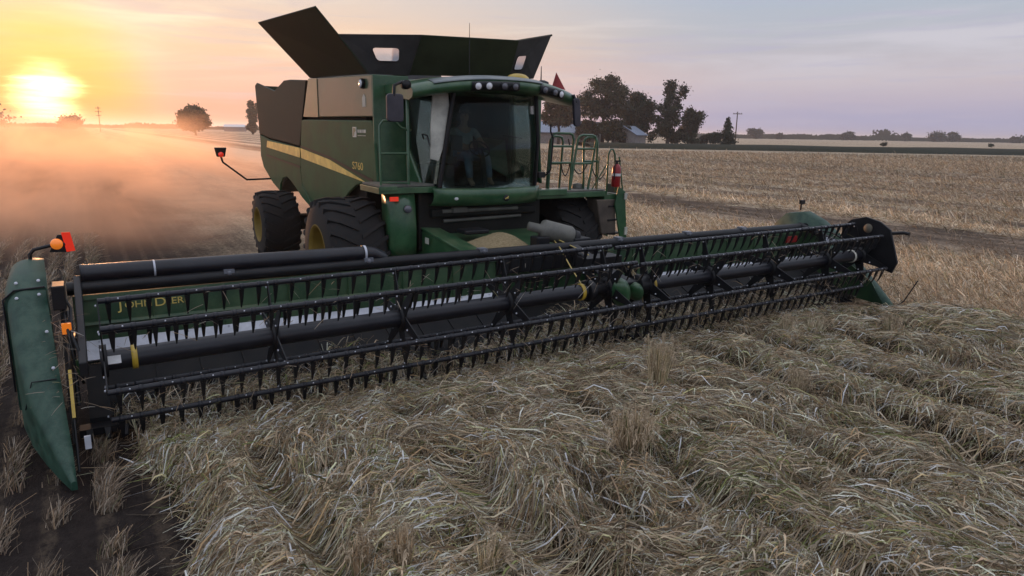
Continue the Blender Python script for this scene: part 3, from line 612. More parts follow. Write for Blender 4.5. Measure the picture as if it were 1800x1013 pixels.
for x in (-.47, -.29, -.02, .18, .80, 1.04, 1.20):
    u = (x-.12)/1.56; yf = 3.30+.36*u*u; zt = 3.94-.17*abs(u)**2.4
    m = mb(); m.lathe((x, yf-.005, zt-.165), (u*.35, -1, -.1), [(0, 0), (0, .062), (.05, .066), (.055, .055)], 18); q = m.build('roof_light', M['black'], roof)
    m = mb(); m.lathe((x+u*.016, yf-.052, zt-.169), (u*.35, -1, -.1), [(0, .054), (.012, .045), (.018, 0)], 18); m.build('lens', M['lens'] if x < -.2 or x > 1.1 else M['lens_dark'], q)
m = mb(); m.lathe((.52, 3.75, 3.86), (0, 0, 1), [(0, .20), (.05, .205), (.10, .19), (.14, .14), (.16, .07), (.165, 0)], 28); gp = m.build('satellite_receiver', M['yellow'], comb)
m = mb(); m.lathe((.52, 3.75, 3.80), (0, 0, 1), [(0, .15), (.07, .16)], 20); m.build('receiver_mount', M['black'], gp)
m = mb(); m.tube([(-.40, 3.75, 3.93), (-.40, 3.75, 4.75)], [.008, .004], 6); m.build('antenna', M['black'], comb)
m = mb(); m.lathe((1.03, 3.75, 3.86), (0, 0, 1), [(0, .12), (.05, .11), (.08, .04), (.08, 0)], 16); m.tube([(1.0, 3.75, 3.92), (1.0, 3.75, 4.17)], [.012, .006], 6); m.build('antenna', M['black'], comb)
m = mb(); m.slab([(1.22, 3.72, 3.84), (1.50, 3.72, 3.80), (1.30, 3.72, 4.08)], (0, .012, 0)); m.build('red_pennant', M['red_dull'], comb)
# mirrors
m = mb(); m.tube([(-1.42, 3.78, 3.72), (-1.62, 3.66, 3.78), (-1.76, 3.62, 3.72), (-1.77, 3.62, 3.56)], .025, 8); m.lathe((-1.56, 3.64, 3.74), (0, -1, 0), [(-.05, 0), (-.05, .07), (.05, .07), (.05, 0)], 14); ma = m.build('mirror_arm', M['black'], comb)
def mirror(cx, w, z0, z1, y, lean, par):
    mm = mb(); pts = []
    for sx, sz, a0 in ((1, -1, -90), (1, 1, 0), (-1, 1, 90), (-1, -1, 180)):
        for k in range(4):
            a = rad(a0+k*30); r = .05; zz = (z0 if sz < 0 else z1) - sz*r + r*math.sin(a); pts.append((cx+lean*(z1-zz)+sx*(w/2-r)+r*math.cos(a), y, zz))
    mm.slab(pts, (0, .07, 0)); return mm.build('mirror_head', M['mirror_shell'], par, .015)
mirror(-1.75, .27, 3.18, 3.60, 3.60, 0, ma)
m = mb(); m.tube([(1.5, 3.72, 3.66), (1.62, 3.62, 3.70), (1.66, 3.6, 3.58)], .03, 8); ma = m.build('mirror_arm', M['black'], comb)
mirror(1.66, .14, 3.17, 3.66, 3.58, .10, ma)
# nose below the windshield
m = mb(); rows = []
nose = [(-1.02, 3.86), (-.8, 3.70), (-.45, 3.60), (.05, 3.56), (.55, 3.60), (.88, 3.70), (1.06, 3.86)]
for z, k in ((2.125, .0), (2.09, -.035), (2.0, -.04), (1.92, -.01), (1.84, .08), (1.83, .2)):
    rows.append([(x, y+k, z) for x, y in nose])
m.grid(rows); m.build('front_bumper', M['green'], comb, solid=.02)
m = mb(); m.lathe((.2, 3.53, 1.955), (0, -1, .1), [(0, 0), (0, .056), (.016, .056), (.02, .05), (.02, 0)], 20); eb = m.build('emblem', M['black'], comb)
deer = [(-.034,-.012),(-.022,.004),(-.004,.008),(.012,.014),(.02,.03),(.028,.032),(.034,.024),(.03,.012),(.022,.004),(.03,-.008),(.024,-.012),(.012,-.004),(-.008,-.006),(-.022,-.02)]
m = mb(); m.slab([(.2+a, 3.5085, 1.957+b) for a, b in deer], (0, -.004, 0)); m.build('emblem_deer', M['stripe'], eb)
m = mb(); m.lathe((-.69, 3.655, 1.975), (-.25, -1, 0), [(0, 0), (0, .04), (.02, .04), (.03, .025), (.032, 0)], 16); m.build('front_lamp', M['lens'], comb)
# left walkway, handrails and grab rails in front of the tank
m = mb(); m.box((-1.93, 3.93, 2.05), (-.92, 4.83, 2.15)); m.box((-1.93, 3.91, 2.10), (-1.62, 3.925, 2.17)); m.build('side_walkway', M['green'], comb, .015)
m = mb(); m.box((-1.90, 3.95, 2.16), (-.95, 4.8, 2.19)); m.build('walkway_tread', M['grey_part'], comb)
m = mb()
m.tube([(-1.86, 4.02, 2.15), (-1.86, 4.02, 3.12), (-1.80, 4.02, 3.20), (-1.60, 4.02, 3.20), (-1.50, 4.02, 3.10), (-1.38, 4.02, 3.06), (-1.30, 4.1, 3.06)], .02, 8)
m.tube([(-1.38, 4.02, 2.15), (-1.38, 4.02, 3.55), (-1.3, 4.1, 3.68)], .028, 8); m.tube([(-1.86, 4.02, 2.69), (-1.38, 4.02, 2.69)], .02, 8); m.tube([(-1.86, 4.02, 2.23), (-1.38, 4.02, 2.21)], .016, 8)
m.build('handrail', M['green'], comb)
m = mb(); m.box((-1.74, 3.93, 1.93), (-1.60, 3.97, 2.0)); m.build('marker_lamp', M['redlens'], comb)
m = mb(); m.lathe((-1.46, 3.9, 1.80), (-.1, -1, 0), [(0, 0), (0, .07), (.06, .06), (.07, .045), (.075, 0)], 16); m.build('front_lamp', M['lens_dark'], comb)
# side shields, front axle housing and chassis under the cab
m = mb(); rows = []
for z in (2.03, 1.85, 1.5, 1.2, .95):
    b = .10*math.sin(math.pi*(2.03-z)/1.25); rows.append([(-1.72, 4.35, z), (-1.70, 4.1-b, z), (-1.5, 3.98-b, z), (-1.3, 4.0-b*.7, z), (-1.22+b*.6, 4.3, z)])
m.grid(rows); m.build('wheel_shield', M['green'], comb, solid=.02)
m = mb(); m.box((-1.2, 4.05, 1.05), (1.25, 5.9, 2.04)); m.box((-1.25, 4.62, .75), (1.35, 5.3, 1.2)); m.box((-1.0, 3.95, 1.62), (1.1, 4.1, 1.76)); m.build('front_axle', M['dark'], comb, .03)
m = mb(); m.tube([(-.8, 3.98, 1.72), (.7, 3.98, 1.72)], .04, 8); m.tube([(-.75, 4.02, 1.55), (.8, 4.02, 1.58)], .03, 8); m.box((-.62, 3.9, 1.70), (-.35, 3.98, 1.78)); m.build('hydraulic_lines', M['grey_part'], comb)
# feeder house
m = mb(); zt0, zt1 = 1.26, 1.47
m.hexa([(-.86, 2.15, .45), (.95, 2.15, .45), (1.0, 4.4, .75), (-.95, 4.4, .75), (-.86, 2.15, 1.16), (.95, 2.15, 1.16), (1.0, 4.4, 1.36), (-.95, 4.4, 1.36)]); fh = m.build('feeder_house', M['green'], comb, .02)
m = mb(); m.slab([(-1.10, 2.25, .55), (-1.16, 4.25, .95), (-1.16, 4.25, 1.40), (-1.12, 4.12, 1.46), (-1.0, 2.25, 1.22)], (.10, 0, 0)); m.hexa([(-1.12, 2.25, 1.20), (-.78, 2.25, 1.20), (-.80, 4.1, 1.40), (-1.16, 4.1, 1.43), (-1.12, 2.25, 1.24), (-.78, 2.25, 1.24), (-.80, 4.1, 1.44), (-1.16, 4.1, 1.47)]); m.build('feeder_side', M['green'], fh, .015)
m = mb()
for k in range(4): m.slab([(-1.128+.0, 2.95+.02*k, 1.0+.045*k), (-1.128, 3.03+.02*k, 1.0+.045*k), (-1.128, 3.03+.02*k, 1.03+.045*k), (-1.128, 2.95+.02*k, 1.03+.045*k)], (-.03, 0, 0))
m.build('feeder_decal', M['pale'], fh); m = mb(); m.slab([(-1.165, 3.72, 1.22), (-1.165, 3.85, 1.22), (-1.165, 3.85, 1.32), (-1.165, 3.72, 1.32)], (-.01, 0, 0)); m.build('feeder_decal', M['pale'], fh)
m = mb(); m.box((-.7, 3.3, 1.40), (-.25, 3.65, 1.47)); m.box((-.02, 2.20, 1.2), (.22, 2.42, 1.47)); m.box((.62, 2.1, 1.16), (.95, 2.5, 1.42)); m.tube([(-.9, 2.28, 1.22), (.9, 2.28, 1.25)], .05, 8); m.build('feeder_latch', M['black'], fh, .02)
dv = Vector((.62, -.16, -.17)).normalized()
m = mb(); m.lathe((-.03, 2.45, 1.62), dv, [(0, 0), (0, .07), (.2, .075), (.23, .15), (.27, .165), (.72, .165), (.76, .14), (.76, 0)], 24); dr = m.build('drive_drum', M['grey_part'], comb)
m = mb(); m.lathe(Vector((-.03, 2.45, 1.62))+dv*.762, dv, [(0, 0), (0, .12), (.1, .12), (.12, .08), (.12, 0)], 20); m.build('drum_cap', M['black'], dr)
# wheels
def wheel(x0, x1, yc, r, name, rimr, lugs, out):
    mid = (x0+x1)/2; wt_ = abs(x1-x0); s = out
    m = mb(); m.lathe((mid, yc, r), (s, 0, 0), [(-wt_*.5, rimr), (-wt_*.5, r*.80), (-wt_*.46, r*.90), (-wt_*.36, r*.955), (0, r*.97), (wt_*.36, r*.955), (wt_*.46, r*.90), (wt_*.5, r*.80), (wt_*.5, rimr)], 48)
    wh = m.build(name, M['rubber'], comb)
    m = mb()
    for k in range(lugs):
        for sd in (-1, 1):
            a = 2*math.pi*(k+(.5 if sd > 0 else 0))/lugs; pts = []
            for (u, da, rr0, rr1) in ((.02, .0, .955, 1.0), (.30, -.10, .95, 1.0), (.49, -.17, .885, .955)):
                for w_ in (-.045, .045):
                    aa = a+da*1.6*sd*sd+w_*(.8/r)
                    for rr in (rr0*.97, rr1): pts.append((mid+sd*u*wt_, yc+r*rr*math.cos(aa), r+r*rr*math.sin(aa)))
            f = []
            for i in range(2):
                b, c = i*4, i*4+4; f += [(b+1, b+3, c+3, c+1), (b, b+1, c+1, c), (b+2, c+2, c+3, b+3)]
            f += [(0, 2, 3, 1), (8, 9, 11, 10)]; m.add(pts, f)
    m.build('tread', M['rubber'], wh)
    m = mb(); m.lathe((mid, yc, r), (s, 0, 0), [(wt_*.5+.005, rimr*1.04), (wt_*.5+.012, rimr*1.0), (wt_*.44, rimr*.93), (wt_*.2, rimr*.86), (wt_*.16, rimr*.55), (wt_*.26, rimr*.45), (wt_*.26, rimr*.22), (wt_*.36, rimr*.18), (wt_*.36, 0)], 40); m.build('rim', M['rim'], wh)
    return wh
wheel(-2.68, -1.72, 4.92, .97, 'front_wheel', .50, 22, -1); wheel(1.80, 2.72, 4.92, .97, 'front_wheel', .50, 22, 1)
wheel(-2.50, -1.66, 10.55, .80, 'rear_wheel', .40, 20, -1); wheel(1.76, 2.6, 10.55, .80, 'rear_wheel', .40, 20, 1)
m = mb(); m.box((-1.7, 10.35, .65), (1.8, 10.75, 1.0)); m.box((-.5, 9.6, 1.0), (.6, 11.4, 1.9)); m.build('rear_axle', M['dark'], comb, .03)
m = mb(); m.slab([(-1.2, 12.4, 2.0), (1.3, 12.4, 2.0), (1.3, 13.9, 1.25), (-1.2, 13.9, 1.25)], (0, 0, .5)); m.build('straw_chopper', M['dark'], comb, .03)
# position lamp on a bent arm at the rear corner
m = mb(); m.tube([(-1.60, 12.9, 1.72), (-2.24, 12.95, 1.70), (-2.80, 13.0, 2.16), (-2.84, 13.0, 2.32)], .025, 8); la = m.build('lamp_arm', M['black'], comb)
m = mb(); m.hexa([(-2.94, 12.96, 2.30), (-2.74, 12.96, 2.30), (-2.74, 13.04, 2.30), (-2.94, 13.04, 2.30), (-2.99, 12.95, 2.54), (-2.69, 12.95, 2.54), (-2.69, 13.05, 2.54), (-2.99, 13.05, 2.54)]); lh = m.build('lamp_head', M['black'], la, .02)
m = mb(); m.lathe((-2.84, 12.95, 2.36), (0, -1, 0), [(0, 0), (0, .07), (.02, .06), (.03, 0)], 16); m.build('lens', M['redlens'], lh)
# access platform, gates and ladder on the far side
m = mb(); m.box((1.05, 3.95, 1.86), (2.75, 4.75, 1.97)); m.box((2.7, 3.98, 1.76), (3.22, 4.60, 1.90)); m.box((1.02, 3.90, 1.92), (1.75, 4.2, 2.04)); pf = m.build('access_platform', M['green'], comb, .015)
m = mb(); m.box((1.8, 3.97, 1.975), (2.7, 4.7, 1.995)); m.lathe((2.35, 4.4, 2.0), (0, 0, 1), [(0, .12), (.08, .1), (.1, 0)], 12); m.box((3.02, 3.95, 1.91), (3.06, 4.3, 2.08)); m.box((3.02, 3.95, 1.91), (3.2, 4.0, 1.95)); m.build('platform_tread', M['grey_part'], pf)
def hoop(x0, x1, z0, z1, y, r=.024, lean=.06, mid=(.5, .78)):
    mm = mb(); c = .10; a, b = x0+lean, x1+lean
    mm.tube([(x0, y, z0), (a-.01, y, z1-c), (a+c*.3, y, z1-c*.25), (a+c, y, z1), (b-c, y, z1), (b-c*.3, y, z1-c*.25), (b-.005, y, z1-c), (x1-.01, y, z0)], r, 8)
    for k in mid: z = z0+(z1-z0)*k; mm.tube([(x0+lean*k, y, z), (x1+lean*k, y, z)], r*.9, 8)
    return mm.build('gate_hoop', M['green'], comb)
hoop(1.48, 1.98, 1.96, 3.05, 4.15); hoop(1.98, 2.42, 1.96, 3.02, 4.15, lean=.16, mid=(.5, .76)); 
hoop(1.72, 2.02, 1.96, 2.99, 4.55, mid=(.5,)); hoop(2.42, 2.75, 1.96, 2.98, 4.30, lean=-.02, mid=(.55,))
def chain(a, b, sag):
    a, b = Vector(a), Vector(b); mm = mb(); mm.tube([a.lerp(b, t/10) - Vector((0, 0, sag*4*t/10*(1-t/10))) for t in range(11)], .011, 6); return mm.build('safety_chain', M['black'], comb)
chain((1.80, 4.2, 2.48), (2.0, 4.2, 2.48), .22); chain((2.05, 4.2, 2.50), (2.42, 4.2, 2.48), .2); chain((1.95, 4.2, 2.95), (2.1, 4.2, 2.95), .16); chain((2.5, 4.2, 2.5), (2.78, 4.1, 2.3), .2); chain((1.30, 3.95, 2.35), (1.5, 4.1, 2.4), .06)
m = mb(); m.tube([(2.72, 3.95, 1.90), (2.70, 3.92, 2.66), (2.74, 3.9, 2.76), (2.80, 3.9, 2.76), (2.85, 3.9, 2.66), (2.92, 3.92, 1.95)], .018, 8); m.tube([(2.96, 3.9, 2.62), (3.20, 3.9, 1.36)], .016, 8); m.tube([(2.60, 4.1, 1.95), (2.62, 4.1, 2.62)], .014, 8); m.tube([(2.46, 4.1, 1.97), (2.72, 4.0, 2.45)], .012, 8); m.build('ladder_rail', M['green'], comb)
m = mb(); m.slab([(2.98, 3.88, 2.05), (3.14, 3.88, 1.95), (3.22, 3.86, 1.02), (3.05, 3.86, 1.02), (2.90, 3.88, 1.7)], (0, .04, 0)); m.slab([(2.62, 4.3, 1.78), (2.98, 4.3, 1.78), (3.10, 4.3, 1.0), (2.80, 4.3, 1.12)], (0, .04, 0)); ld_ = m.build('ladder', M['green'], comb, .008)
m = mb()
for z in (1.65, 1.38, 1.11): m.box((2.78+.0, 3.93, z), (3.12, 4.29, z+.03))
m.build('ladder_step', M['black'], ld_)
m = mb(); m.hexa([(2.66, 3.96, 1.12), (3.0, 3.94, 1.08), (3.02, 4.3, 1.08), (2.68, 4.3, 1.12), (2.50, 3.96, 1.80), (2.95, 3.94, 1.80), (2.95, 4.3, 1.80), (2.50, 4.3, 1.80)]); m.build('step_box', M['step'], comb, .02)
m = mb(); m.box((3.10, 3.84, 1.80), (3.16, 3.87, 1.92)); m.box((3.14, 3.83, 1.1), (3.2, 3.86, 1.25)); m.build('ladder_reflector', M['pale'], comb)
m = mb(); m.tube([(1.24, 3.98, 2.26), (1.28, 3.9, 2.32), (1.34, 3.88, 2.4), (1.38, 3.88, 2.95), (1.30, 3.85, 3.08), (1.30, 3.85, 3.2)], .016, 8); m.box((1.06, 3.84, 2.26), (1.20, 3.95, 2.36)); m.build('door_grab_bar', M['black'], comb)
# cab fittings
m = mb(); m.box((-.18, 4.55, 2.1), (.32, 5.0, 2.42)); m.box((-.20, 4.52, 2.42), (.34, 5.02, 2.54)); m.hexa([(-.20, 4.98, 2.5), (.34, 4.98, 2.5), (.34, 5.14, 2.5), (-.20, 5.14, 2.5), (-.16, 5.10, 3.2), (.30, 5.10, 3.2), (.30, 5.22, 3.2), (-.16, 5.22, 3.2)]); m.box((-.06, 5.12, 3.2), (.20, 5.22, 3.42)); m.build('operator_seat', M['seat'], comb, .05)
m = mb(); m.tube([(.06, 4.02, 2.1), (.06, 4.12, 2.6), (.06, 4.22, 2.72)], .05, 8); sw = m.build('steering_column', M['black'], comb)
m = mb(); ringp = [(.06+.19*math.cos(2*math.pi*k/24), 4.24+.12*math.sin(2*math.pi*k/24), 2.76-.13*math.sin(2*math.pi*k/24)*-1) for k in range(25)]; m.tube(ringp, .016, 8, False); m.tube([(-.13, 4.24, 2.76), (.25, 4.24, 2.76)], .015, 6); m.build('steering_wheel', M['black'], sw)
m = mb(); m.box((-.52, 4.4, 2.5), (-.30, 5.0, 2.62)); m.tube([(-.41, 4.45, 2.6), (-.41, 4.4, 2.76)], .03, 8); m.box((-.75, 4.2, 2.1), (-.45, 5.2, 2.48)); m.build('armrest_console', M['seat'], comb, .03)
m = mb(); m.slab([(-.62, 4.02, 2.75), (-.38, 4.02, 2.72), (-.36, 4.06, 2.98), (-.60, 4.06, 3.0)], (0, .03, 0)); m.build('display_screen', M['black'], comb, .01)
m = mb(); m.slab([(.42, 5.0, 2.55), (.95, 4.7, 2.2), (.98, 4.9, 2.9), (.6, 5.2, 2.95)], (0, .03, 0)); m.build('instructor_seat', M['green'], comb, .01)
m = mb(); m.box((.45, 4.6, 2.95), (.75, 4.8, 3.02)); m.tube([(.75, 4.7, 3.0), (1.0, 4.3, 2.95)], .02, 6); m.build('cab_shelf', M['black'], comb)

# fire extinguisher hung on the ladder rail
fx = thing('fire_extinguisher', 'red fire extinguisher with a white band hung on the ladder rail', 'fire extinguisher', tow(2.83, 3.82, 2.05), TH)
FB = (2.83, 3.82, 2.05); m = MB(FB); m.lathe((2.83, 3.82, 2.05), (.03, 0, 1), [(0, 0), (0, .07), (.02, .085), (.36, .085), (.42, .06), (.44, .03)], 20); m.build('cylinder', M['red'], fx)
m = MB(FB); m.lathe((2.837, 3.82, 2.26), (.03, 0, 1), [(0, .087), (.05, .087)], 20); m.build('label_band', M['white'], fx)
m = MB(FB); m.tube([(2.845, 3.82, 2.48), (2.845, 3.82, 2.54)], .025, 8); m.box((2.80, 3.80, 2.53), (2.92, 3.84, 2.56)); m.tube([(2.80, 3.8, 2.53), (2.74, 3.76, 2.44), (2.735, 3.75, 2.2)], .012, 6); m.build('valve', M['black'], fx)

# loose chaff heaped on the feeder house
m = MB((-.35, 2.6, 1.2)); rows = []
for i in range(30):
    u = i/29; row = []
    for j in range(16):
        v = j/15; x = -.86+.98*u; y = 2.18+1.15*v
        hh = (math.sin(math.pi*u)**.7)*(1-abs(v*2-1)**2.2)*.24*(.75+.5*u) + .02*math.sin(u*23+v*11)*math.sin(math.pi*v)*math.sin(math.pi*u)
        row.append((x, y, 1.165+.087*(y-2.15)+hh))
    rows.append(row)
m.grid(rows); o = m.build('chaff_heap', M['chaff']); o.location = tow(-.35, 2.6, 1.2); o.rotation_euler = (0, 0, TH); tag(o, 'heap of tan chaff lying on top of the feeder house below the cab', 'chaff')

# driver behind the windshield
def skin_chain(name, joints, edges, mat, parent, off, root=0, sub=2):
    me = bpy.data.meshes.new(name); me.from_pydata([Vector(j[0])-Vector(off) for j in joints], edges, []); o = bpy.data.objects.new(name, me); C.objects.link(o)
    sk = o.modifiers.new('skin', 'SKIN'); sk.use_smooth_shade = True; o.modifiers.new('sub', 'SUBSURF').render_levels = sub
    for v, j in zip(me.skin_vertices[0].data, joints):
        v.radius = (j[1], j[2] if len(j) > 2 else j[1]); v.use_root = False
    me.skin_vertices[0].data[root].use_root = True; me.materials.append(mat)
    if parent: o.parent = parent
    return o
DB = (.07, 4.75, 2.54)
dvr = thing('person', 'driver seated behind the windshield in grey shirt and jeans with both hands forward', 'person', tow(*DB), TH)
J = [((.07,4.78,2.62),.16,.12), ((.07,4.84,2.80),.15,.11), ((.07,4.88,3.0),.17,.11), ((.07,4.87,3.12),.08,.07), ((.07,4.85,3.20),.055), ((.07,4.83,3.28),.085,.09), ((.07,4.82,3.40),.085,.095),
     ((-.14,4.87,3.07),.065), ((-.24,4.74,2.86),.048), ((-.16,4.48,2.82),.038), ((-.12,4.42,2.82),.03,.02),
     ((.28,4.87,3.07),.065), ((.38,4.74,2.86),.048), ((.28,4.46,2.82),.038), ((.24,4.38,2.82),.03,.02),
     ((-.04,4.72,2.60),.095), ((-.12,4.34,2.62),.07), ((-.12,4.24,2.2),.05), ((-.12,4.10,2.14),.045,.03),
     ((.18,4.72,2.60),.095), ((.26,4.34,2.62),.07), ((.27,4.24,2.2),.05), ((.27,4.10,2.14),.045,.03)]
Ed = [(0,1),(1,2),(2,3),(3,4),(4,5),(5,6),(2,7),(7,8),(8,9),(9,10),(2,11),(11,12),(12,13),(13,14),(0,15),(15,16),(16,17),(17,18),(0,19),(19,20),(20,21),(21,22)]
skin_chain('body', J, Ed, M['skin'], dvr, DB)
skin_chain('shirt', [((.07,4.80,2.60),.172,.135), ((.07,4.85,2.82),.165,.125), ((.07,4.885,3.0),.182,.122), ((.07,4.875,3.10),.10,.085), ((-.15,4.87,3.07),.078), ((-.225,4.77,2.90),.062), ((.29,4.87,3.07),.078), ((.365,4.77,2.90),.062)], [(0,1),(1,2),(2,3),(2,4),(4,5),(2,6),(6,7)], M['shirt'], dvr, DB)
skin_chain('jeans', [((.07,4.78,2.60),.175,.135), ((-.04,4.72,2.60),.11), ((-.12,4.34,2.63),.082), ((-.12,4.24,2.22),.064), ((.18,4.72,2.60),.11), ((.26,4.34,2.63),.082), ((.27,4.24,2.22),.064)], [(0,1),(1,2),(2,3),(0,4),(4,5),(5,6)], M['denim'], dvr, DB)
m = MB(DB); m.lathe((.07, 4.825, 3.395), (0, -.1, 1), [(-.02, .101), (.03, .103), (.07, .085), (.095, .045), (.10, 0)], 20); m.slab([(.0, 4.73, 3.39), (.14, 4.73, 3.39), (.12, 4.63, 3.375), (.02, 4.63, 3.375)], (0, 0, .012)); m.build('cap', M['hair'], dvr)
m = MB(DB)
for sx in (-.033, .033): m.lathe((.07+sx, 4.735, 3.345), (0, -1, 0), [(0, .013), (.008, .009), (.01, 0)], 10)
m.build('eyes', M['hair'], dvr)
m = MB(DB); m.hexa([(.058,4.735,3.29),(.082,4.735,3.29),(.078,4.735,3.335),(.062,4.735,3.335),(.062,4.71,3.295),(.078,4.71,3.295),(.074,4.73,3.335),(.066,4.73,3.335)]); m.box((.045, 4.733, 3.258), (.095, 4.74, 3.266)); m.build('face', M['skin'], dvr, .004)
for sx, hx, hy, hz in ((-1, -.12, 4.42, 2.82), (1, .24, 4.38, 2.82)):
    for k in range(5):
        if k < 4: pts = [((hx+sx*(.026-.017*k), hy, hz+.005), .010), ((hx+sx*(.028-.018*k), hy-.045-.006*(k in (1, 2)), hz), .009), ((hx+sx*(.026-.017*k), hy-.068, hz-.028), .008), ((hx+sx*(.024-.016*k), hy-.05, hz-.048), .007)]
        else: pts = [((hx-sx*.028, hy+.01, hz), .011), ((hx-sx*.05, hy-.025, hz-.005), .010), ((hx-sx*.044, hy-.055, hz-.02), .008)]
        skin_chain('finger' if k < 4 else 'thumb', pts, [(i, i+1) for i in range(len(pts)-1)], M['skin'], dvr, DB, sub=1)
# ------------------------------------------------------------------ cutting header
M['clamp'] = paint('clamp_steel', (.16,.17,.20), .45, .2); M['pale_dull'] = paint('hub_plate', (.13,.12,.095), .6, .3, spec=.2)
HB = (0.05, 1.2, 0.0)
hd = thing('harvester_header', 'wide green and black grain header with a long tined reel in front of the combine', 'harvester header', tow(*HB), TH)
def mb(): return MB(HB)
for x0, x1 in ((-6.16, -.86), (.95, 6.16)):
    m = mb(); m.slab([(x0, 1.90, .50), (x1, 1.90, .50), (x1, 1.98, 1.25), (x0, 1.98, 1.25)], (0, .05, 0))
    m.hexa([(x0, 1.945, 1.20), (x1, 1.945, 1.20), (x1, 1.99, 1.20), (x0, 1.99, 1.20), (x0, 1.955, 1.255), (x1, 1.955, 1.255), (x1, 1.99, 1.255), (x0, 1.99, 1.255)])
    m.hexa([(x0, 1.90, .93), (x1, 1.90, .93), (x1, 1.97, .93), (x0, 1.97, .93), (x0, 1.925, .96), (x1, 1.925, .96), (x1, 1.97, .96), (x0, 1.97, .96)])
    for k in range(1, 7):
        xx = x0+(x1-x0)*k/7; m.box((xx-.006, 1.915, .55), (xx+.006, 1.95, 1.2))
    m.build('back_sheet', M['wall_green'], hd, .006)
    m = mb(); m.slab([(x0+.05, 1.66, .61), (x1-.05, 1.66, .61), (x1-.05, 1.90, .76), (x0+.05, 1.90, .76)], (0, .02, -.02))
    for k in range(0, 12): xx = x0+.2+(x1-x0-.4)*k/11; m.box((xx-.008, 1.86, .71), (xx+.008, 1.875, .76))
    m.build('steel_apron', M['steel'], hd)
    m = mb(); m.slab([(x0+.05, .95, .22), (x1-.05, .95, .22), (x1-.05, 1.68, .56), (x0+.05, 1.68, .56)], (0, 0, -.05))
    n = int((x1-x0)/.45)
    for k in range(n): xx = x0+.25+k*.45; m.hexa([(xx, 1.0, .235), (xx+.03, 1.0, .235), (xx+.03, 1.62, .525), (xx, 1.62, .525), (xx, 1.0, .26), (xx+.03, 1.0, .26), (xx+.03, 1.62, .55), (xx, 1.62, .55)])
    m.build('draper_belt', M['belt'], hd)
m = mb(); m.slab([(-.86, 1.0, .2), (.95, 1.0, .2), (.95, 2.4, .5), (-.86, 2.4, .5)], (0, 0, -.05)); m.box((-.9, 1.9, 1.02), (1.0, 2.1, 1.22)); m.build('feed_opening', M['belt'], hd)
m = mb(); m.box((-6.2, .80, .10), (6.2, .96, .17))
for k in range(int(12.2/.0762*.5)):
    x = -6.12+.1524*k; m.hexa([(x-.02, .64, .10), (x+.02, .64, .10), (x+.03, .81, .09), (x-.03, .81, .09), (x-.01, .64, .12), (x+.01, .64, .12), (x+.03, .81, .17), (x-.03, .81, .17)])
m.build('cutter_bar', M['black'], hd)
m = mb(); m.tube([(-6.2, 2.02, 1.33), (6.3, 2.02, 1.31)], .075, 12); m.build('top_beam', M['black'], hd)
for x in (-4.56, -2.83, -1.1, 1.45, 3.0, 4.4): m = mb(); m.box((x-.06, 1.955, 1.36), (x+.06, 2.085, 1.41)); m.lathe((x, 1.955, 1.37), (0, -1, 0), [(0, .03), (.02, .025), (.02, 0)], 8); m.build('beam_clamp', M['clamp'], hd)
m = mb(); m.tube([(-6.05, 2.08, 1.475), (-2.85, 2.08, 1.455)], .10, 20); m.tube([(-2.86, 2.08, 1.455), (-2.74, 2.08, 1.44), (-2.62, 2.10, 1.38), (-2.55, 2.14, 1.28)], .098, 16); m.lathe((-2.88, 2.08, 1.455), (1, 0, -.01), [(0, .10), (0, .108), (.05, .108), (.05, .10)], 20); m.lathe((-6.06, 2.08, 1.475), (1, 0, 0), [(0, .10), (0, .105), (.03, .105), (.03, .10)], 20)
ap = m.build('crop_guard_pipe', M['black_tube'], hd)
m = mb(); m.lathe((-2.87, 2.08, 1.455), (1, 0, -.01), [(0, .1085), (.02, .1095), (.03, .1085)], 20); m.lathe((-5.35, 2.08, 1.471), (1, 0, 0), [(0, .1005), (.01, .103), (.02, .1005)], 20); m.build('pipe_band', M['steel'], ap)
text('lettering', 'J', .135, M['stripe'], hd, HB, (-5.74, 1.935, 1.065), (rad(84), 0, 0), sx=1.25); text('lettering', 'OHN', .105, M['stripe'], hd, HB, (-5.68, 1.935, 1.075), (rad(84), 0, 0), sx=1.15)
text('lettering', 'D', .135, M['stripe'], hd, HB, (-5.385, 1.935, 1.065), (rad(84), 0, 0), sx=1.25); text('lettering', 'EERE', .105, M['stripe'], hd, HB, (-5.27, 1.935, 1.075), (rad(84), 0, 0), sx=1.15)
# end dividers: a rounded shell that narrows to a point low in front
def divider(sg, secs, name):
    m = mb(); rows = []
    for (y, xo, xi, zt, zb) in secs:
        r = min(.16, (zt-zb)*.4, abs(xo-xi)*.6); row = []
        row.append((xo, y, zb))
        for k in range(7):
            a = rad(90*k/6); row.append((xo-sg*r*(1-math.cos(a)), y, zt-r*(1-math.sin(a))))
        row += [(xi, y, zt-.015), (xi, y, zb)]
        rows.append(row)
    m.grid(rows); m.add(rows[0], [list(range(len(rows[0])))]); m.add(rows[-1], [list(range(len(rows[-1])))])
    return m.build(name, M['header_green'], hd)
LS = [(2.25, -6.62, -6.38, 1.66, .35), (1.9, -6.67, -6.36, 1.70, .30), (1.45, -6.69, -6.34, 1.60, .30), (1.30, -6.69, -6.34, 1.52, .30)]
LF = [(1.285, -6.67, -6.345, 1.50, .28), (.95, -6.64, -6.32, 1.20, .25), (.55, -6.56, -6.285, .84, .2), (.25, -6.46, -6.26, .56, .14), (0.0, -6.36, -6.235, .32, .08), (-.20, -6.27, -6.225, .12, .04)]
dl = divider(-1, LS, 'end_divider'); divider(-1, LF, 'divider_nose')
m = mb(); m.tube([(-6.70, 1.29, .5), (-6.695, 1.29, 1.42), (-6.60, 1.29, 1.505), (-6.35, 1.29, 1.52)], .010, 6); m.build('shell_seam', M['black'], dl)
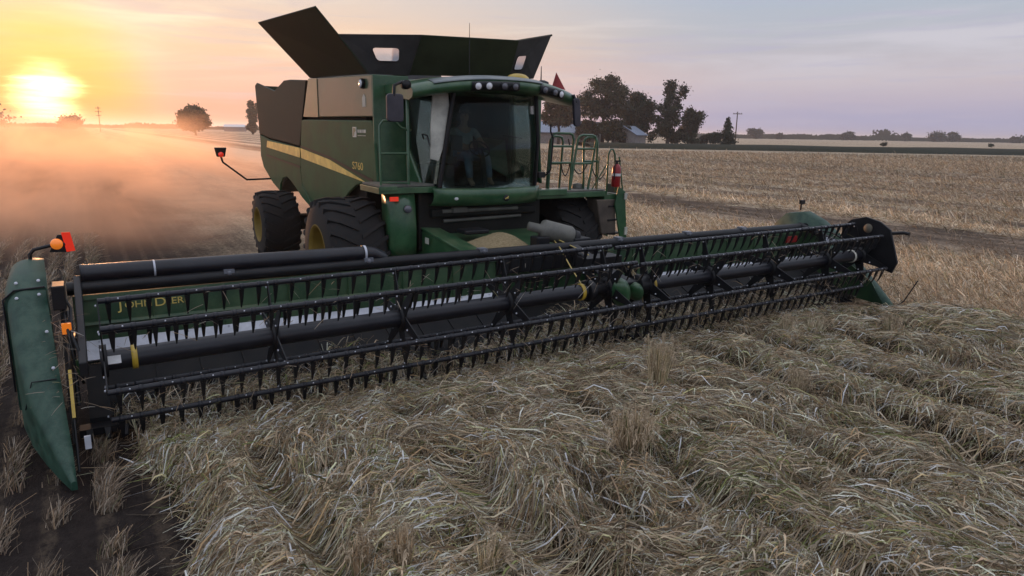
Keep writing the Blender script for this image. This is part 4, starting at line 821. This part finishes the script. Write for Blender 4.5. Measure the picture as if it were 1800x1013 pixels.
mirror_ = lambda secs: [(y, -xo, -xi, zt, zb) for y, xo, xi, zt, zb in secs]
RS_ = [(2.75, 6.62, 6.25, 1.30, .4), (2.5, 6.60, 6.26, 1.54, .35), (2.1, 6.62, 6.26, 1.60, .3), (1.75, 6.62, 6.26, 1.46, .3), (1.5, 6.70, 6.25, 1.25, .3)]
dr_ = divider(1, RS_, 'end_divider'); divider(1, [(1.48, 6.66, 6.25, 1.0, .25), (.9, 6.60, 6.22, .74, .2), (.5, 6.48, 6.20, .46, .12), (.2, 6.36, 6.2, .24, .08), (.02, 6.27, 6.2, .10, .04)], 'divider_nose')
m = mb(); m.tube([(6.3, 2.2, 1.62), (6.3, 2.2, 1.72), (6.32, 2.2, 1.76)], .02, 6); m.box((6.26, 2.17, 1.74), (6.38, 2.22, 1.82)); m.build('marker_lamp', M['black'], hd)
m = mb(); m.tube([(6.27, .05, .08), (6.36, -.06, .22), (6.42, -.22, .62)], .011, 6); m.build('crop_rod', M['black'], hd)
# marker lamp with red board over the near divider
m = mb(); m.tube([(-6.48, 1.95, 1.62), (-6.48, 1.95, 1.74), (-6.44, 1.95, 1.79), (-6.30, 1.95, 1.82), (-6.16, 1.95, 1.83)], .018, 8); ms_ = m.build('marker_stalk', M['black'], hd)
m = mb(); m.slab([(-6.31, 1.955, 1.75), (-6.12, 1.955, 1.74), (-6.10, 1.955, 1.93), (-6.22, 1.955, 1.93)], (0, .02, 0)); mk = m.build('marker_board', M['black'], ms_, .006)
m = mb(); m.slab([(-6.155, 1.945, 1.745), (-6.075, 1.945, 1.755), (-6.105, 1.945, 1.955), (-6.185, 1.945, 1.955)], (0, .008, 0)); m.build('red_reflector', M['redlens'], mk)
m = mb(); m.lathe((-6.235, 1.95, 1.835), (0, -1, 0), [(0, .058), (.03, .055), (.045, .03), (.047, 0)], 18); m.build('amber_lens', M['amberlens'], mk)
# end frames, reel arms and hydraulics
m = mb(); m.slab([(-6.26, 2.0, 1.34), (-6.26, 1.5, 1.30), (-6.26, .9, .60), (-6.26, .7, .1), (-6.26, 2.0, .2)], (.03, 0, 0)); m.tube([(-6.21, .3, .48), (-6.21, .02, .10)], .012, 6); m.build('end_sheet', M['black'], hd)
m = mb(); m.hexa([(-6.13, .5, .80), (-6.06, .5, .80), (-6.06, 2.1, 1.32), (-6.13, 2.1, 1.32), (-6.13, .5, .94), (-6.06, .5, .94), (-6.06, 2.1, 1.46), (-6.13, 2.1, 1.46)]); m.tube([(-6.18, 1.9, .85), (-6.16, 1.05, 1.0)], .03, 8); m.box((-6.30, 1.15, 1.30), (-6.19, 1.42, 1.54)); m.build('reel_arm', M['black'], hd, .012)
m = mb(); m.tube([(-6.22, 1.35, 1.42), (-6.16, 1.2, 1.30), (-6.17, .95, 1.1), (-6.12, .7, 1.0), (-6.12, .75, .7)], .014, 6); m.tube([(-6.24, 1.4, 1.36), (-6.20, 1.0, 1.16), (-6.16, .75, .85), (-6.12, .95, .6)], .014, 6); m.tube([(-6.2, 1.5, 1.2), (-6.17, .9, .95), (-6.17, .6, .5)], .018, 6); m.build('hydraulic_hose', M['black'], hd)
m = mb(); m.box((-6.245, .98, 1.10), (-6.165, 1.03, 1.20)); m.build('amber_reflector', M['amberlens'], hd)
m = mb(); m.hexa([(-6.222, .30, .50), (-6.195, .30, .50), (-6.195, .32, .50), (-6.222, .32, .50), (-6.222, .60, .86), (-6.195, .60, .86), (-6.195, .62, .85), (-6.222, .62, .85)]); m.build('yellow_gauge', M['yellow'], hd)
m = mb(); m.box((-6.15, .2, .22), (-6.10, .23, .34)); m.build('end_bracket', M['steel'], hd)
m = mb(); m.slab([(-6.16, .78, .74), (-6.08, .78, .74), (-6.08, .72, .9), (-6.16, .72, .9)], (0, .04, 0)); m.build('green_bracket', M['green'], hd)
# the reel in two halves
TINE_AIM = rad(17); NEAR = []; tine_jobs = []
BOLTS = mb()
def reel(xa, xb, za, zb, ya, yb, ph, ends, ba, bb):
    at = lambda x: (ya+(yb-ya)*(x-xa)/(xb-xa), za+(zb-za)*(x-xa)/(xb-xa))
    ya0, za0 = at(xa); yb0, zb0 = at(xb)
    m = mb(); m.tube([(xa, ya0, za0), (xb, yb0, zb0)], .105, 8); rt = m.build('reel_tube', M['black_tube'], hd)
    R_ = .57; sp = ends
    for x in sp:
        y, z = at(x); m = mb(); m.lathe((x-.03, y, z), (1, 0, 0), [(0, .10), (0, .16), (.06, .16), (.06, .10)], 12)
        for k in range(6):
            a = rad(ph+60*k); cs, sn = math.cos(a), math.sin(a); px_, pz_ = -sn, cs
            m.hexa([(x-.006+dx, y+cs*r+px_*w_, z+sn*r+pz_*w_) for dx in (0, .012) for r, w_ in ((.12, -.085), (R_, -.028), (R_, .028), (.12, .085))])
        m.build('reel_spider', M['black'], hd)
        m = BOLTS
        for k in range(6):
            a = rad(ph+60*k); m.lathe((x-.012, y+R_*.93*math.cos(a), z+R_*.93*math.sin(a)), (-1, 0, 0), [(0, .012), (.012, .010), (.014, 0)], 8)
            m.lathe((x-.012, y+R_*.45*math.cos(a+.1), z+R_*.45*math.sin(a+.1)), (-1, 0, 0), [(0, .012), (.01, .01), (.011, 0)], 8)
    for k in range(6):
        a = rad(ph+60*k); q0, q1 = at(ba), at(bb); p0 = (ba, q0[0]+R_*math.cos(a), q0[1]+R_*math.sin(a)); p1 = (bb, q1[0]+R_*math.cos(a), q1[1]+R_*math.sin(a))
        m = mb(); m.tube([p0, p1], .029, 8); n = int((bb-ba-.06)/.172)
        for i in range(n):
            t = (i+.5)/n; q = Vector(p0).lerp(Vector(p1), t); m.lathe((q.x-.02, q.y, q.z), (1, 0, 0), [(0, .025), (0, .034), (.04, .034), (.04, .025)], 8)
            tine_jobs.append((q, None))
        bt = m.build('reel_bat', M['black_tube'], hd)
        for j in range(len(tine_jobs)-n, len(tine_jobs)): tine_jobs[j] = (tine_jobs[j][0], bt)
        m = BOLTS
        for i in range(0, n, 2):
            t = (i+1)/n; q = Vector(p0).lerp(Vector(p1), t); m.lathe((q.x, q.y-.022, q.z+.012), (0, -.8, .5), [(0, .008), (.012, .007), (.014, 0)], 6)
    return rt, at
rt1, at1 = reel(-5.95, -.22, .87, .945, .70, .70, 14, (-5.93, -4.36, -2.92, -1.45, .16), -5.93, .34)
rt2, at2 = reel(.90, 6.02, .93, .965, .70, .68, 15, (.88, 2.16, 3.55, 5.0, 6.0), .40, 6.0)
def tine_into(m, q):
    d = Vector((0, math.sin(TINE_AIM), -math.cos(TINE_AIM))); f = Vector((0, -math.cos(TINE_AIM), -math.sin(TINE_AIM)))
    L = .25; rows = []
    for t, w_, th_, bend in ((0, .027, .014, 0), (.25, .022, .013, .006), (.7, .013, .009, .004), (1, .005, .005, -.012)):
        c = q + d*(L*t+.015) + f*bend
        rows.append([c+Vector((-w_, 0, 0))+f*th_, c+Vector((w_, 0, 0))+f*th_, c+Vector((w_, 0, 0))-f*th_, c+Vector((-w_, 0, 0))-f*th_])
    b = [v for r in rows for v in r]
    m.add(b, [(i*4+j, i*4+(j+1) % 4, i*4+4+(j+1) % 4, i*4+4+j) for i in range(3) for j in range(4)] + [(0, 1, 2, 3), (12, 15, 14, 13)])
camw = Vector((0, 0, CAM_H))
order = sorted(range(len(tine_jobs)), key=lambda i: (tow(*tine_jobs[i][0])-camw).length + (0 if tine_jobs[i][0].y < 1.2 else 1.2))
m = MB((0, 0, 0)); tine_into(m, Vector((0, 0, 0))); tproto = None; rest = mb()
for r_, i in enumerate(order):
    q, bt = tine_jobs[i]
    if r_ < 100:
        if tproto is None: o = m.build('tine', M['black'], bt); tproto = o
        else: o = tproto.copy(); C.objects.link(o); o.parent = bt
        o.location = q-Vector(HB)
    else: tine_into(rest, q)
o = rest.build('tines', M['black'], hd); o['kind'] = 'stuff'
def ring(x, at, col, wd, par):
    y, z = at(x); m = mb(); m.lathe((x, y, z), (1, 0, 0), [(0, .104), (0, .117), (wd, .117), (wd, .104)], 16); return m.build('tube_band', col, par)
ring(-5.70, at1, M['yellow'], .05, rt1); ring(-.32, at1, M['yellow'], .05, rt1); ring(.96, at2, M['yellow'], .045, rt2); ring(5.75, at2, M['pale'], .04, rt2)
m = mb(); y, z = at1(-5.85); m.slab([(-5.91, y-.103, z-.012), (-5.79, y-.103, z-.012), (-5.79, y-.083, z+.062), (-5.91, y-.083, z+.062)], (0, -.012, .004)); m.build('tube_decal', M['white'], rt1)
# centre reel support with its green covers
m = mb(); m.hexa([(.42, .60, .86), (.58, .60, .86), (.58, 2.05, 1.22), (.42, 2.05, 1.22), (.42, .60, 1.02), (.58, .60, 1.02), (.58, 2.05, 1.38), (.42, 2.05, 1.38)]); m.box((.12, .62, .86), (.85, .84, 1.02)); m.lathe((-.2, .7, .94), (1, 0, 0), [(0, 0), (0, .15), (.1, .15), (.1, .07), (.9, .07), (.9, .15), (1.08, .15), (1.08, 0)], 18); m.tube([(.2, 1.95, 1.3), (.25, 1.4, 1.3), (.3, 1.0, 1.05)], .03, 8); m.tube([(.8, 1.95, 1.3), (.75, 1.5, 1.22), (.75, 1.1, 1.0)], .03, 8); m.box((.2, 1.2, 1.05), (.85, 1.5, 1.28)); m.build('centre_reel_arm', M['black'], hd, .02)
for (cx, cy2, cz, sx_, sz_) in ((.30, .56, .90, .15, .22), (.62, .62, .87, .11, .15)):
    m = mb(); rows = []
    for i in range(9):
        v = -1+2*i/8; wv = math.sqrt(max(0, 1-v*v))+.05
        rows.append([(cx+sx_*u*wv+.06*v, cy2-.14*(1-u*u)*wv+.05*v, cz-sz_*v) for u in (-1, -.6, -.2, .2, .6, 1)])
    m.grid(rows); m.build('chain_cover', M['green'], hd, solid=.012)
m = mb(); m.tube([(.35, 2.3, 1.40), (.2, 1.9, 1.33), (.0, 1.3, 1.12), (-.06, 1.0, .98)], .010, 6); m.tube([(.38, 2.3, 1.42), (.45, 1.8, 1.32), (.35, 1.4, 1.12), (.30, 1.2, 1.10), (.42, 1.2, 1.16), (.40, 1.5, 1.30)], .010, 6); m.build('yellow_hose', M['hose'], hd)
m = mb(); m.tube([(.80, 1.0, 1.16), (.86, .85, 1.0), (.88, .75, .85), (.86, .7, .55)], [.02, .018, .014, .006], 6); m.tube([(.82, 1.0, 1.18), (.80, .82, .9), (.84, .7, .7)], .008, 5); m.build('caught_straw', M['chaff'], hd)
# far end of the reel: shield plate with a round cut-out showing the hub
m = mb(); pl = [(1.15, 1.42), (.98, 1.58), (.70, 1.66), (.42, 1.60), (.22, 1.48), (.10, 1.15), (.02, .92), (.10, .72), (.35, .78), (.6, .84), (.85, .86), (1.1, 1.0)]
m.slab([(6.12, y, z) for y, z in pl], (.04, 0, 0)); m.build('reel_end_plate', M['black'], hd, .01)
m = mb(); m.lathe((6.10, .62, 1.46), (-1, 0, 0), [(0, 0), (0, .085), (.012, .08), (.012, 0)], 20); m.build('hub_cover', M['pale_dull'], hd)
m = mb(); m.tube([(6.16, .30, 1.40), (6.2, .02, 1.45), (6.2, -.08, 1.44)], .03, 8); m.tube([(6.1, .8, 1.0), (6.1, 2.05, 1.35)], .06, 8); m.tube([(6.08, .9, 1.15), (6.05, 1.3, 1.3), (6.0, 1.9, 1.3)], .015, 6); m.build('reel_arm', M['black'], hd)
m = mb()
for i in range(7): m.box((5.5+.06*i, 1.10+.05*(i % 3), 1.15+.03*(i % 2)), (5.53+.06*i, 1.13+.05*(i % 3), 1.20+.03*(i % 2)))
m.build('hose_fitting', M['steel'], hd)
m = mb(); m.box((5.55, 1.88, 1.05), (5.85, 1.91, 1.17)); m.build('red_reflector', M['red'], hd)
m = mb(); m.slab([(6.2, 2.0, 1.3), (6.2, .5, .5), (6.2, .2, .1), (6.2, 2.0, .2)], (.03, 0, 0)); m.build('end_sheet', M['wall_green'], hd)

# bolts on the near divider
m = BOLTS
for y, x, z in ((1.22, -6.40, 1.46), (1.22, -6.58, 1.44), (1.36, -6.40, 1.57), (1.36, -6.58, 1.56), (.6, -6.33, .895), (.9, -6.36, 1.165)): m.lathe((x, y, z), (0, -.5, 1), [(0, .016), (.012, .013), (.014, 0)], 8)
o = BOLTS.build('bolts', M['steel'], hd); o['kind'] = 'stuff'
m = mb(); m.tube([(-6.575, .57, .55), (-6.50, .52, .815), (-6.31, .52, .815)], .006, 5); m.build('nose_seam', M['black'], dl)
# straw caught on the bats, tines, deck and divider
rg = np.random.default_rng(77); n = 900; x = rg.uniform(-5.9, 5.9, n); which = rg.random(n); P = np.zeros((n, 4, 3))
bats = [(.7+.57*math.cos(rad(a)), .91+.57*math.sin(rad(a))) for a in (195, 255, 135, 75)]
bi = rg.choice(4, n, p=[.42, .30, .18, .10]); by = np.array([b[0] for b in bats])[bi]; bz = np.array([b[1] for b in bats])[bi]+.008*x
onx = which > .9; x = np.where(onx, rg.uniform(-6.36, -6.12, n), x); by = np.where(onx, rg.uniform(.3, 1.2, n), by+rg.normal(0, .03, n)); bz = np.where(onx, .55+.72*(by-.2)+rg.normal(0, .06, n), bz-rg.uniform(-.03, .16, n))
az = rg.uniform(0, 6.28, n); dn = rg.uniform(-.9, .35, n); L = rg.uniform(.06, .24, n)
for i in range(4):
    t = i/3; P[:, i, 0] = x+np.cos(az)*L*t; P[:, i, 1] = by+np.sin(az)*L*t*.6; P[:, i, 2] = bz+dn*L*t-.12*L*t*t*4*.3
o = ribbons('caught_straw', towa(P), np.tile(np.array([[.0025, .0028, .0025, .0012]]), (n, 1)), straw_cols(n, [3, 2, 2, 1, .6, 1.4, 1.2]), M['straw']); tag(o, kind='stuff')

# ------------------------------------------------------------------ trees, barns, poles
def leaf_cloud(centres, radii, n, size, cols, seed):
    """leaf clumps: n small quads spread through each lobe, thinner towards its middle"""
    rg = np.random.default_rng(seed); out = []; cc = []
    for (c, r) in zip(centres, radii):
        k = max(6, int(n*(r[0]*r[2])/(np.mean([q[0]*q[2] for q in radii]))))
        p = np.array(c)+rg.normal(0, .52, (k, 3))*np.array(r)
        out.append(p); cc.append(np.array(cols)[rg.integers(0, len(cols), k)]*rg.uniform(.6, 1.25)*rg.uniform(.75, 1.25, (k, 1)))
    p = np.concatenate(out); c = np.concatenate(cc); k = len(p)
    u = rg.normal(size=(k, 3)); u /= np.linalg.norm(u, axis=1, keepdims=True); L = size*rg.uniform(.6, 1.3, (k, 1))
    P = np.stack([p-u*L*.5, p, p+u*L*.5], 1); P[:, 1] += rg.normal(0, size*.1, (k, 3))
    W = np.tile(np.array([.22, .5, .12])[None], (k, 1))*L*.8
    return P, W, c
def tree(name, label, cat, base, h, w, kind, seed, cols, group, dens=1.0, leaf=.55, cs=None):
    rg = np.random.default_rng(seed); rt = thing(name, label, cat, base, 0.0 if kind == 'open' else rg.uniform(0, 6), group)
    tr = MB((0, 0, 0)); cen, rd_ = [], []
    th = h*{'broad': .30, 'open': .18, 'round': .16, 'cone': .06, 'bush': .05}[kind]; r0 = h*.022+.06
    top = h*(.92 if kind in ('open', 'cone') else .62)
    trunk = [(0, 0, -.1), (rg.normal(0, .01)*h, rg.normal(0, .01)*h, th), (rg.normal(0, .02)*h, rg.normal(0, .02)*h, th+(top-th)*.5), (rg.normal(0, .025)*h, rg.normal(0, .025)*h, top)]
    if kind != 'bush': tr.tube(trunk, [r0*1.25, r0, r0*.6, r0*.2], 8)
    nl = {'broad': 84, 'open': 70, 'round': 84, 'cone': 20, 'bush': 14}[kind]
    for i in range(nl):
        a = rg.uniform(0, 6.283)
        if kind == 'cone': t = (i+.5)/nl; z = th+(h-th)*t; rr = w*(1-t)**.8*rg.uniform(.3, .75); s = w*(.18+.38*(1-t))
        elif kind == 'open':
            t = (i+.5)/nl; s = w*rg.uniform(.14, .28)
            if i % 3 == 2 and t > .4: z = h*(.42+.46*(t-.4)/.6); rr = w*(.25+.5*(t-.4)/.6)+rg.normal(0, .10)*w; a = .35+rg.normal(0, .25)
            else: z = h*(.10+.86*t); rr = w*(.95-.75*t**.7)*rg.uniform(.1, 1.0)
        elif kind == 'bush': z = h*rg.uniform(.25, .75); rr = w*rg.uniform(.1, .65); s = w*rg.uniform(.3, .5)
        else:
            t = rg.random(); z = th+(h-th)*(.12+.80*t); e = math.sqrt(max(.06, 1-((t-.42)/.62)**2)); rr = w*e*rg.uniform(.25, .86); s = w*rg.uniform(.11, .23)*(1.25 if kind == 'round' else 1)
        c = (rr*math.cos(a), rr*math.sin(a), z); cen.append(c); rd_.append((s, s, s*rg.uniform(.6, .9)))
        if kind in ('broad', 'open', 'round') and i % 2 == 0:
            z0 = th+(min(z, top)-th)*rg.uniform(.2, .75); z0 = min(z0, z*.9)
            tr.tube([(0, 0, z0), (c[0]*.5, c[1]*.5, (z0+z)*.5+.03*h), c], [r0*.42, r0*.25, r0*.06], 5)
    if kind == 'bush': tr.tube([(0, 0, -.1), (.1, .05, h*.6)], [r0, r0*.3], 6)
    tr.build('trunk', M['bark'], rt)
    P, W, col = leaf_cloud(cen, rd_, int(105*dens), leaf, cols, seed+1)
    ribbons('crown', P, W, col, M['leaf'], parent=rt)
    return rt
M['bark'] = paint('bark', (.05,.038,.03), .9, 0)
G1 = [(.036,.044,.020), (.046,.050,.024), (.055,.046,.026)]; G2 = [(.024,.036,.018), (.034,.044,.022)]; G3 = [(.085,.055,.030), (.07,.055,.03), (.055,.055,.026)]
def gpos(px, dep): return (px, dep, 0)
FG = 'trees round the farmstead'
tree('broadleaf_tree', 'tallest broad tree right of the cab mirror with sky showing through its crown', 'tree', (24.8, 200, 0), 19.0, 8.2, 'broad', 41, G1, FG, 1.3, .50)
tree('broadleaf_tree', 'reddish brown tree seen between the cab pillar and the right mirror', 'tree', (11.8, 190, 0), 13.2, 5.2, 'broad', 42, G3, FG, 1.2, .48)
tree('broadleaf_tree', 'dense rounded tree between the tallest broad tree and the forked one', 'tree', (36.0, 208, 0), 15.0, 6.2, 'round', 43, G2, FG, 1.6, .5)
tree('forked_tree', 'tall loose tree with a forked pointed top beside the barn', 'tree', (43.6, 202, 0), 18.0, 5.8, 'open', 44, G2, FG, 1.1, .5)
tree('broadleaf_tree', 'lower loose pointed tree right of the forked one', 'tree', (50.5, 206, 0), 10.4, 4.9, 'open', 45, G1, FG, 1.0, .5)
tree('cedar_tree', 'dark cone shaped tree next to the utility pole', 'tree', (60.8, 203, 0), 8.0, 2.4, 'cone', 46, G2, FG, 1.5, .4)
tree('bush', 'dark low bush touching the left side of the cone shaped tree', 'bush', (57.6, 204, 0), 4.4, 2.4, 'bush', 47, G2, 'bushes round the farmstead', 1.6, .4)
tree('bush', 'low bush by itself between the loose pointed tree and the dark bush', 'bush', (54.6, 206, 0), 3.8, 1.9, 'bush', 48, G1, 'bushes round the farmstead', 1.4, .4)
tree('bush', 'dark rounded bush at the foot of the loose pointed tree', 'bush', (46.9, 204, 0), 4.2, 2.2, 'bush', 49, G2, 'bushes round the farmstead', 1.6, .4)
tree('broadleaf_tree', 'low spreading tree in front of the grey barn wall', 'tree', (27.0, 194, 0), 6.6, 4.4, 'round', 50, G1, FG, 1.2, .5)
tree('broadleaf_tree', 'small round tree low behind the platform gates of the combine', 'tree', (20.5, 198, 0), 6.4, 3.4, 'round', 51, G3, FG, 1.2, .5)
tree('broadleaf_tree', 'round hazy tree alone in the field left of the combine', 'tree', (-113.5, 252, 0), 9.6, 5.9, 'round', 52, G1, None, 2.2, .6)
tree('poplar_tree', 'slender hazy tree half hidden by the back of the combine', 'tree', (-119, 322, 0), 15, 3.6, 'open', 53, G1, None, 1.2, .7)
def barn(label, cx, cy, wx, wy, hw, hr, rz, wall, roof, door):
    rt = thing('barn', label, 'barn', (cx, cy, 0), rz)
    m = MB((0, 0, 0)); m.slab([(-wx/2, -wy/2, 0), (wx/2, -wy/2, 0), (wx/2, -wy/2, hw), (0, -wy/2, hr), (-wx/2, -wy/2, hw)], (0, wy, 0)); wl = m.build('wall', wall, rt)
    m = MB((0, 0, 0)); e = .5
    for s in (-1, 1):
        k = (hr-hw)/(wx/2); m.slab([(0, -wy/2-e, hr+.05), (s*(wx/2+e), -wy/2-e, hw-k*e+.05), (s*(wx/2+e), wy/2+e, hw-k*e+.05), (0, wy/2+e, hr+.05)], (0, 0, .14))
    m.build('roof', roof, rt)
    m = MB((0, 0, 0))
    m.box((door[0], -wy/2-.06, 0), (door[1], -wy/2-.005, door[2])); m.build('door', M['dark'], rt)
    return rt
barn('small grey gabled barn with a door among the farm trees', 31.6, 196, 7.0, 8, 2.9, 5.0, rad(-30), M['barnwall'], M['roofmetal'], (-1.2, .8, 2.3))
barn('long low shed with a pale blue roof seen past the cab', 11.5, 206, 11, 26, 3.2, 6.0, rad(78), M['barnwall'], M['roofmetal'], (-2, 2, 2.6))
def pole(label, base, h, arms, name='utility_pole'):
    rt = thing(name, label, 'utility pole', base, 0)
    m = MB((0, 0, 0)); m.tube([(0, 0, -.2), (0, 0, h)], [.20, .13], 8); m.build('post', M['wood'], rt)
    for z, l in arms:
        m = MB((0, 0, 0)); m.box((-l, -.22, z), (l, -.14, z+.18)); ca = m.build('crossarm', M['wood'], rt)
        for x in (-l*.85, -l*.3, l*.3, l*.85):
            m = MB((0, 0, 0)); m.lathe((x, -.18, z+.18), (0, 0, 1), [(0, .05), (.1, .09), (.2, .07), (.24, 0)], 8); m.build('insulator', M['grey_part'], ca)
pole('wooden utility pole with one crossarm beside the cone shaped tree', (63.6, 204, 0), 9.7, [(9.0, 1.3)])
pole('thin hazy utility pole with three crossarms right of the setting sun', (-193, 330, 0), 11.5, [(10.6, 1.2), (9.0, 1.5), (7.2, 1.3)])
# far skyline
def skyline(name, x0, x1, y0, y1, hmin, hmax, n, cols, seed):
    rg = np.random.default_rng(seed); t = rg.random(n); x = x0+(x1-x0)*t; y = y0+(y1-y0)*t+rg.normal(0, 12, n)
    hh = hmin+(hmax-hmin)*(V1.fbm(x*.02+seed, x*0+seed, 3)**2.5)*(.2+2.0*V2(x*.09, seed+x*0)**2); z = hh*rg.random(n)**.8
    P = np.stack([x, y, z], 1)[:, None, :]+np.array([[-.7, 0, 0], [0, 0, .5], [.7, 0, .1]])[None]*rg.uniform(.8, 2.2, (n, 1, 1)); W = rg.uniform(.5, 1.3, (n, 1))*np.array([.4, 1, .3])[None]
    c = np.array(cols)[rg.integers(0, len(cols), n)]*rg.uniform(.7, 1.2, (n, 1)); side = np.tile(np.array([[[0, 1., 0]]]), (n, 1, 1))
    o = ribbons(name, P, W, c, M['leaf'], side=side); return tag(o, kind='stuff')
skyline('far_treeline', 150, 900, 780, 820, 2.2, 16, 14000, G2, 3)
skyline('far_treeline', -760, -60, 760, 840, 1.5, 10, 9000, G1, 4)
for i, (x, y, h, w_, kd, lb) in enumerate([
    (238, 700, 14, 10, 'bush', 'wide dark clump far off, first on the skyline right of the utility pole'),
    (262, 700, 8, 5, 'bush', 'small dark clump far off, second on the skyline right of the utility pole'),
    (338, 720, 13, 9, 'bush', 'taller double clump on the far skyline above the header right end'),
    (398, 720, 13, 5.5, 'bush', 'narrow upright clump on the far skyline, left of the widest one'),
    (430, 722, 12, 13, 'bush', 'widest dark clump on the far right skyline'),
    (447, 722, 15, 6.5, 'bush', 'square topped clump ending the widest dark clump at its right'),
    (512, 724, 8, 7, 'bush', 'low small clump alone near the right edge of the skyline')]):
    tree('distant_trees', lb, 'tree', (x, y, 0), h*.72, w_*.8, kd, 200+i, G2, 'tree clumps on the far skyline', 1.5, 1.6)
tree('distant_trees', 'low hazy mound of trees right beside the setting sun', 'tree', (-350, 560, 0), 10, 9, 'bush', 220, G1, None, 1.6, 1.6)
tree('distant_trees', 'low orange lit wood at the left end of the skyline', 'tree', (-430, 560, 0), 11, 30, 'bush', 221, G1, None, 2.5, 2.0)
rt = thing('far_shed', 'tiny pale shed far off on the hazy left skyline', 'shed', (-205, 520, 0), .2)
m = MB((0, 0, 0)); m.box((-7, -4, 0), (7, 4, 3.2)); m.build('wall', M['barnwall'], rt)
m = MB((0, 0, 0)); m.slab([(-7.4, -4.4, 3.2), (7.4, -4.4, 3.2), (7.4, 0, 5), (-7.4, 0, 5)], (0, 0, .15)); m.slab([(-7.4, 4.4, 3.2), (7.4, 4.4, 3.2), (7.4, 0, 5.02), (-7.4, 0, 5.02)], (0, 0, .15)); m.build('roof', M['white'], rt)
for i, (x, y) in enumerate([(175, 260), (196, 262), (120, 230)]):
    tree('shrub', ['lone dark shrub on the levee near the right edge', 'dark shrub on the levee at the far right', 'small shrub on the levee right of the utility pole'][i], 'shrub', (x, y, .5), 1.2, 1.1, 'bush', 240+i, G2, 'shrubs along the levee', .35, .28)
# ------------------------------------------------------------------ air: haze over everything, dust behind the machine
def volbox(name, a, b, mat):
    m = MB((0, 0, 0)); m.box(a, b); o = m.build(name, mat); return tag(o, kind='stuff')
m_, t, out = newmat('haze'); pv = t.n('ShaderNodeVolumePrincipled'); t.put(pv, 'Color', (.86, .86, .92, 1)); t.put(pv, 'Density', .00026); t.put(pv, 'Anisotropy', .55); t.put(out, 'Volume', pv.outputs[0])
volbox('haze', (-9100, -70, -1.5), (9100, 9100, 26), m_)
DUST_O = tow(-1.0, 11.5, 0)
m_, t, out = newmat('dust'); obj = t.n('ShaderNodeTexCoord').outputs['Object']
sp = t.n('ShaderNodeSeparateXYZ'); t.put(sp, 0, obj); X, Y, Z = sp.outputs
nz = t.noise(t.vmul(obj, (.17, .11, .30)), 1.0, 5, .62, 1.2)
top = t.math('ADD', 1.2, t.math('MULTIPLY', t.rng(Y, 0, 40, 0, 1), 2.5))
hz = t.rng(t.math('DIVIDE', Z, top), .35, 1.25, 1, 0)
ex = t.math('MULTIPLY', t.rng(X, -60, -26, 0, 1), t.rng(X, 1, 5, 1, 0)); ey = t.math('MULTIPLY', t.rng(Y, -1, 4, 0, 1), t.rng(Y, 45, 95, 1, 0))
dn = t.math('MULTIPLY', t.math('MULTIPLY', ex, ey), t.math('MULTIPLY', hz, t.rng(nz, .42, .62, .06, 1.25)))
pv = t.n('ShaderNodeVolumePrincipled'); t.put(pv, 'Color', (1.0, .72, .54, 1)); t.put(pv, 'Density', t.math('MULTIPLY', dn, t.rng(Y, 6, 36, .24, .055))); t.put(pv, 'Anisotropy', .66); t.put(out, 'Volume', pv.outputs[0])
m = MB((0, 0, 0)); m.box((-60, -1, .02), (9, 96, 6.6)); o = m.build('dust_cloud', m_); tag(o, kind='stuff'); o.location = DUST_O; o.rotation_euler = (0, 0, TH)
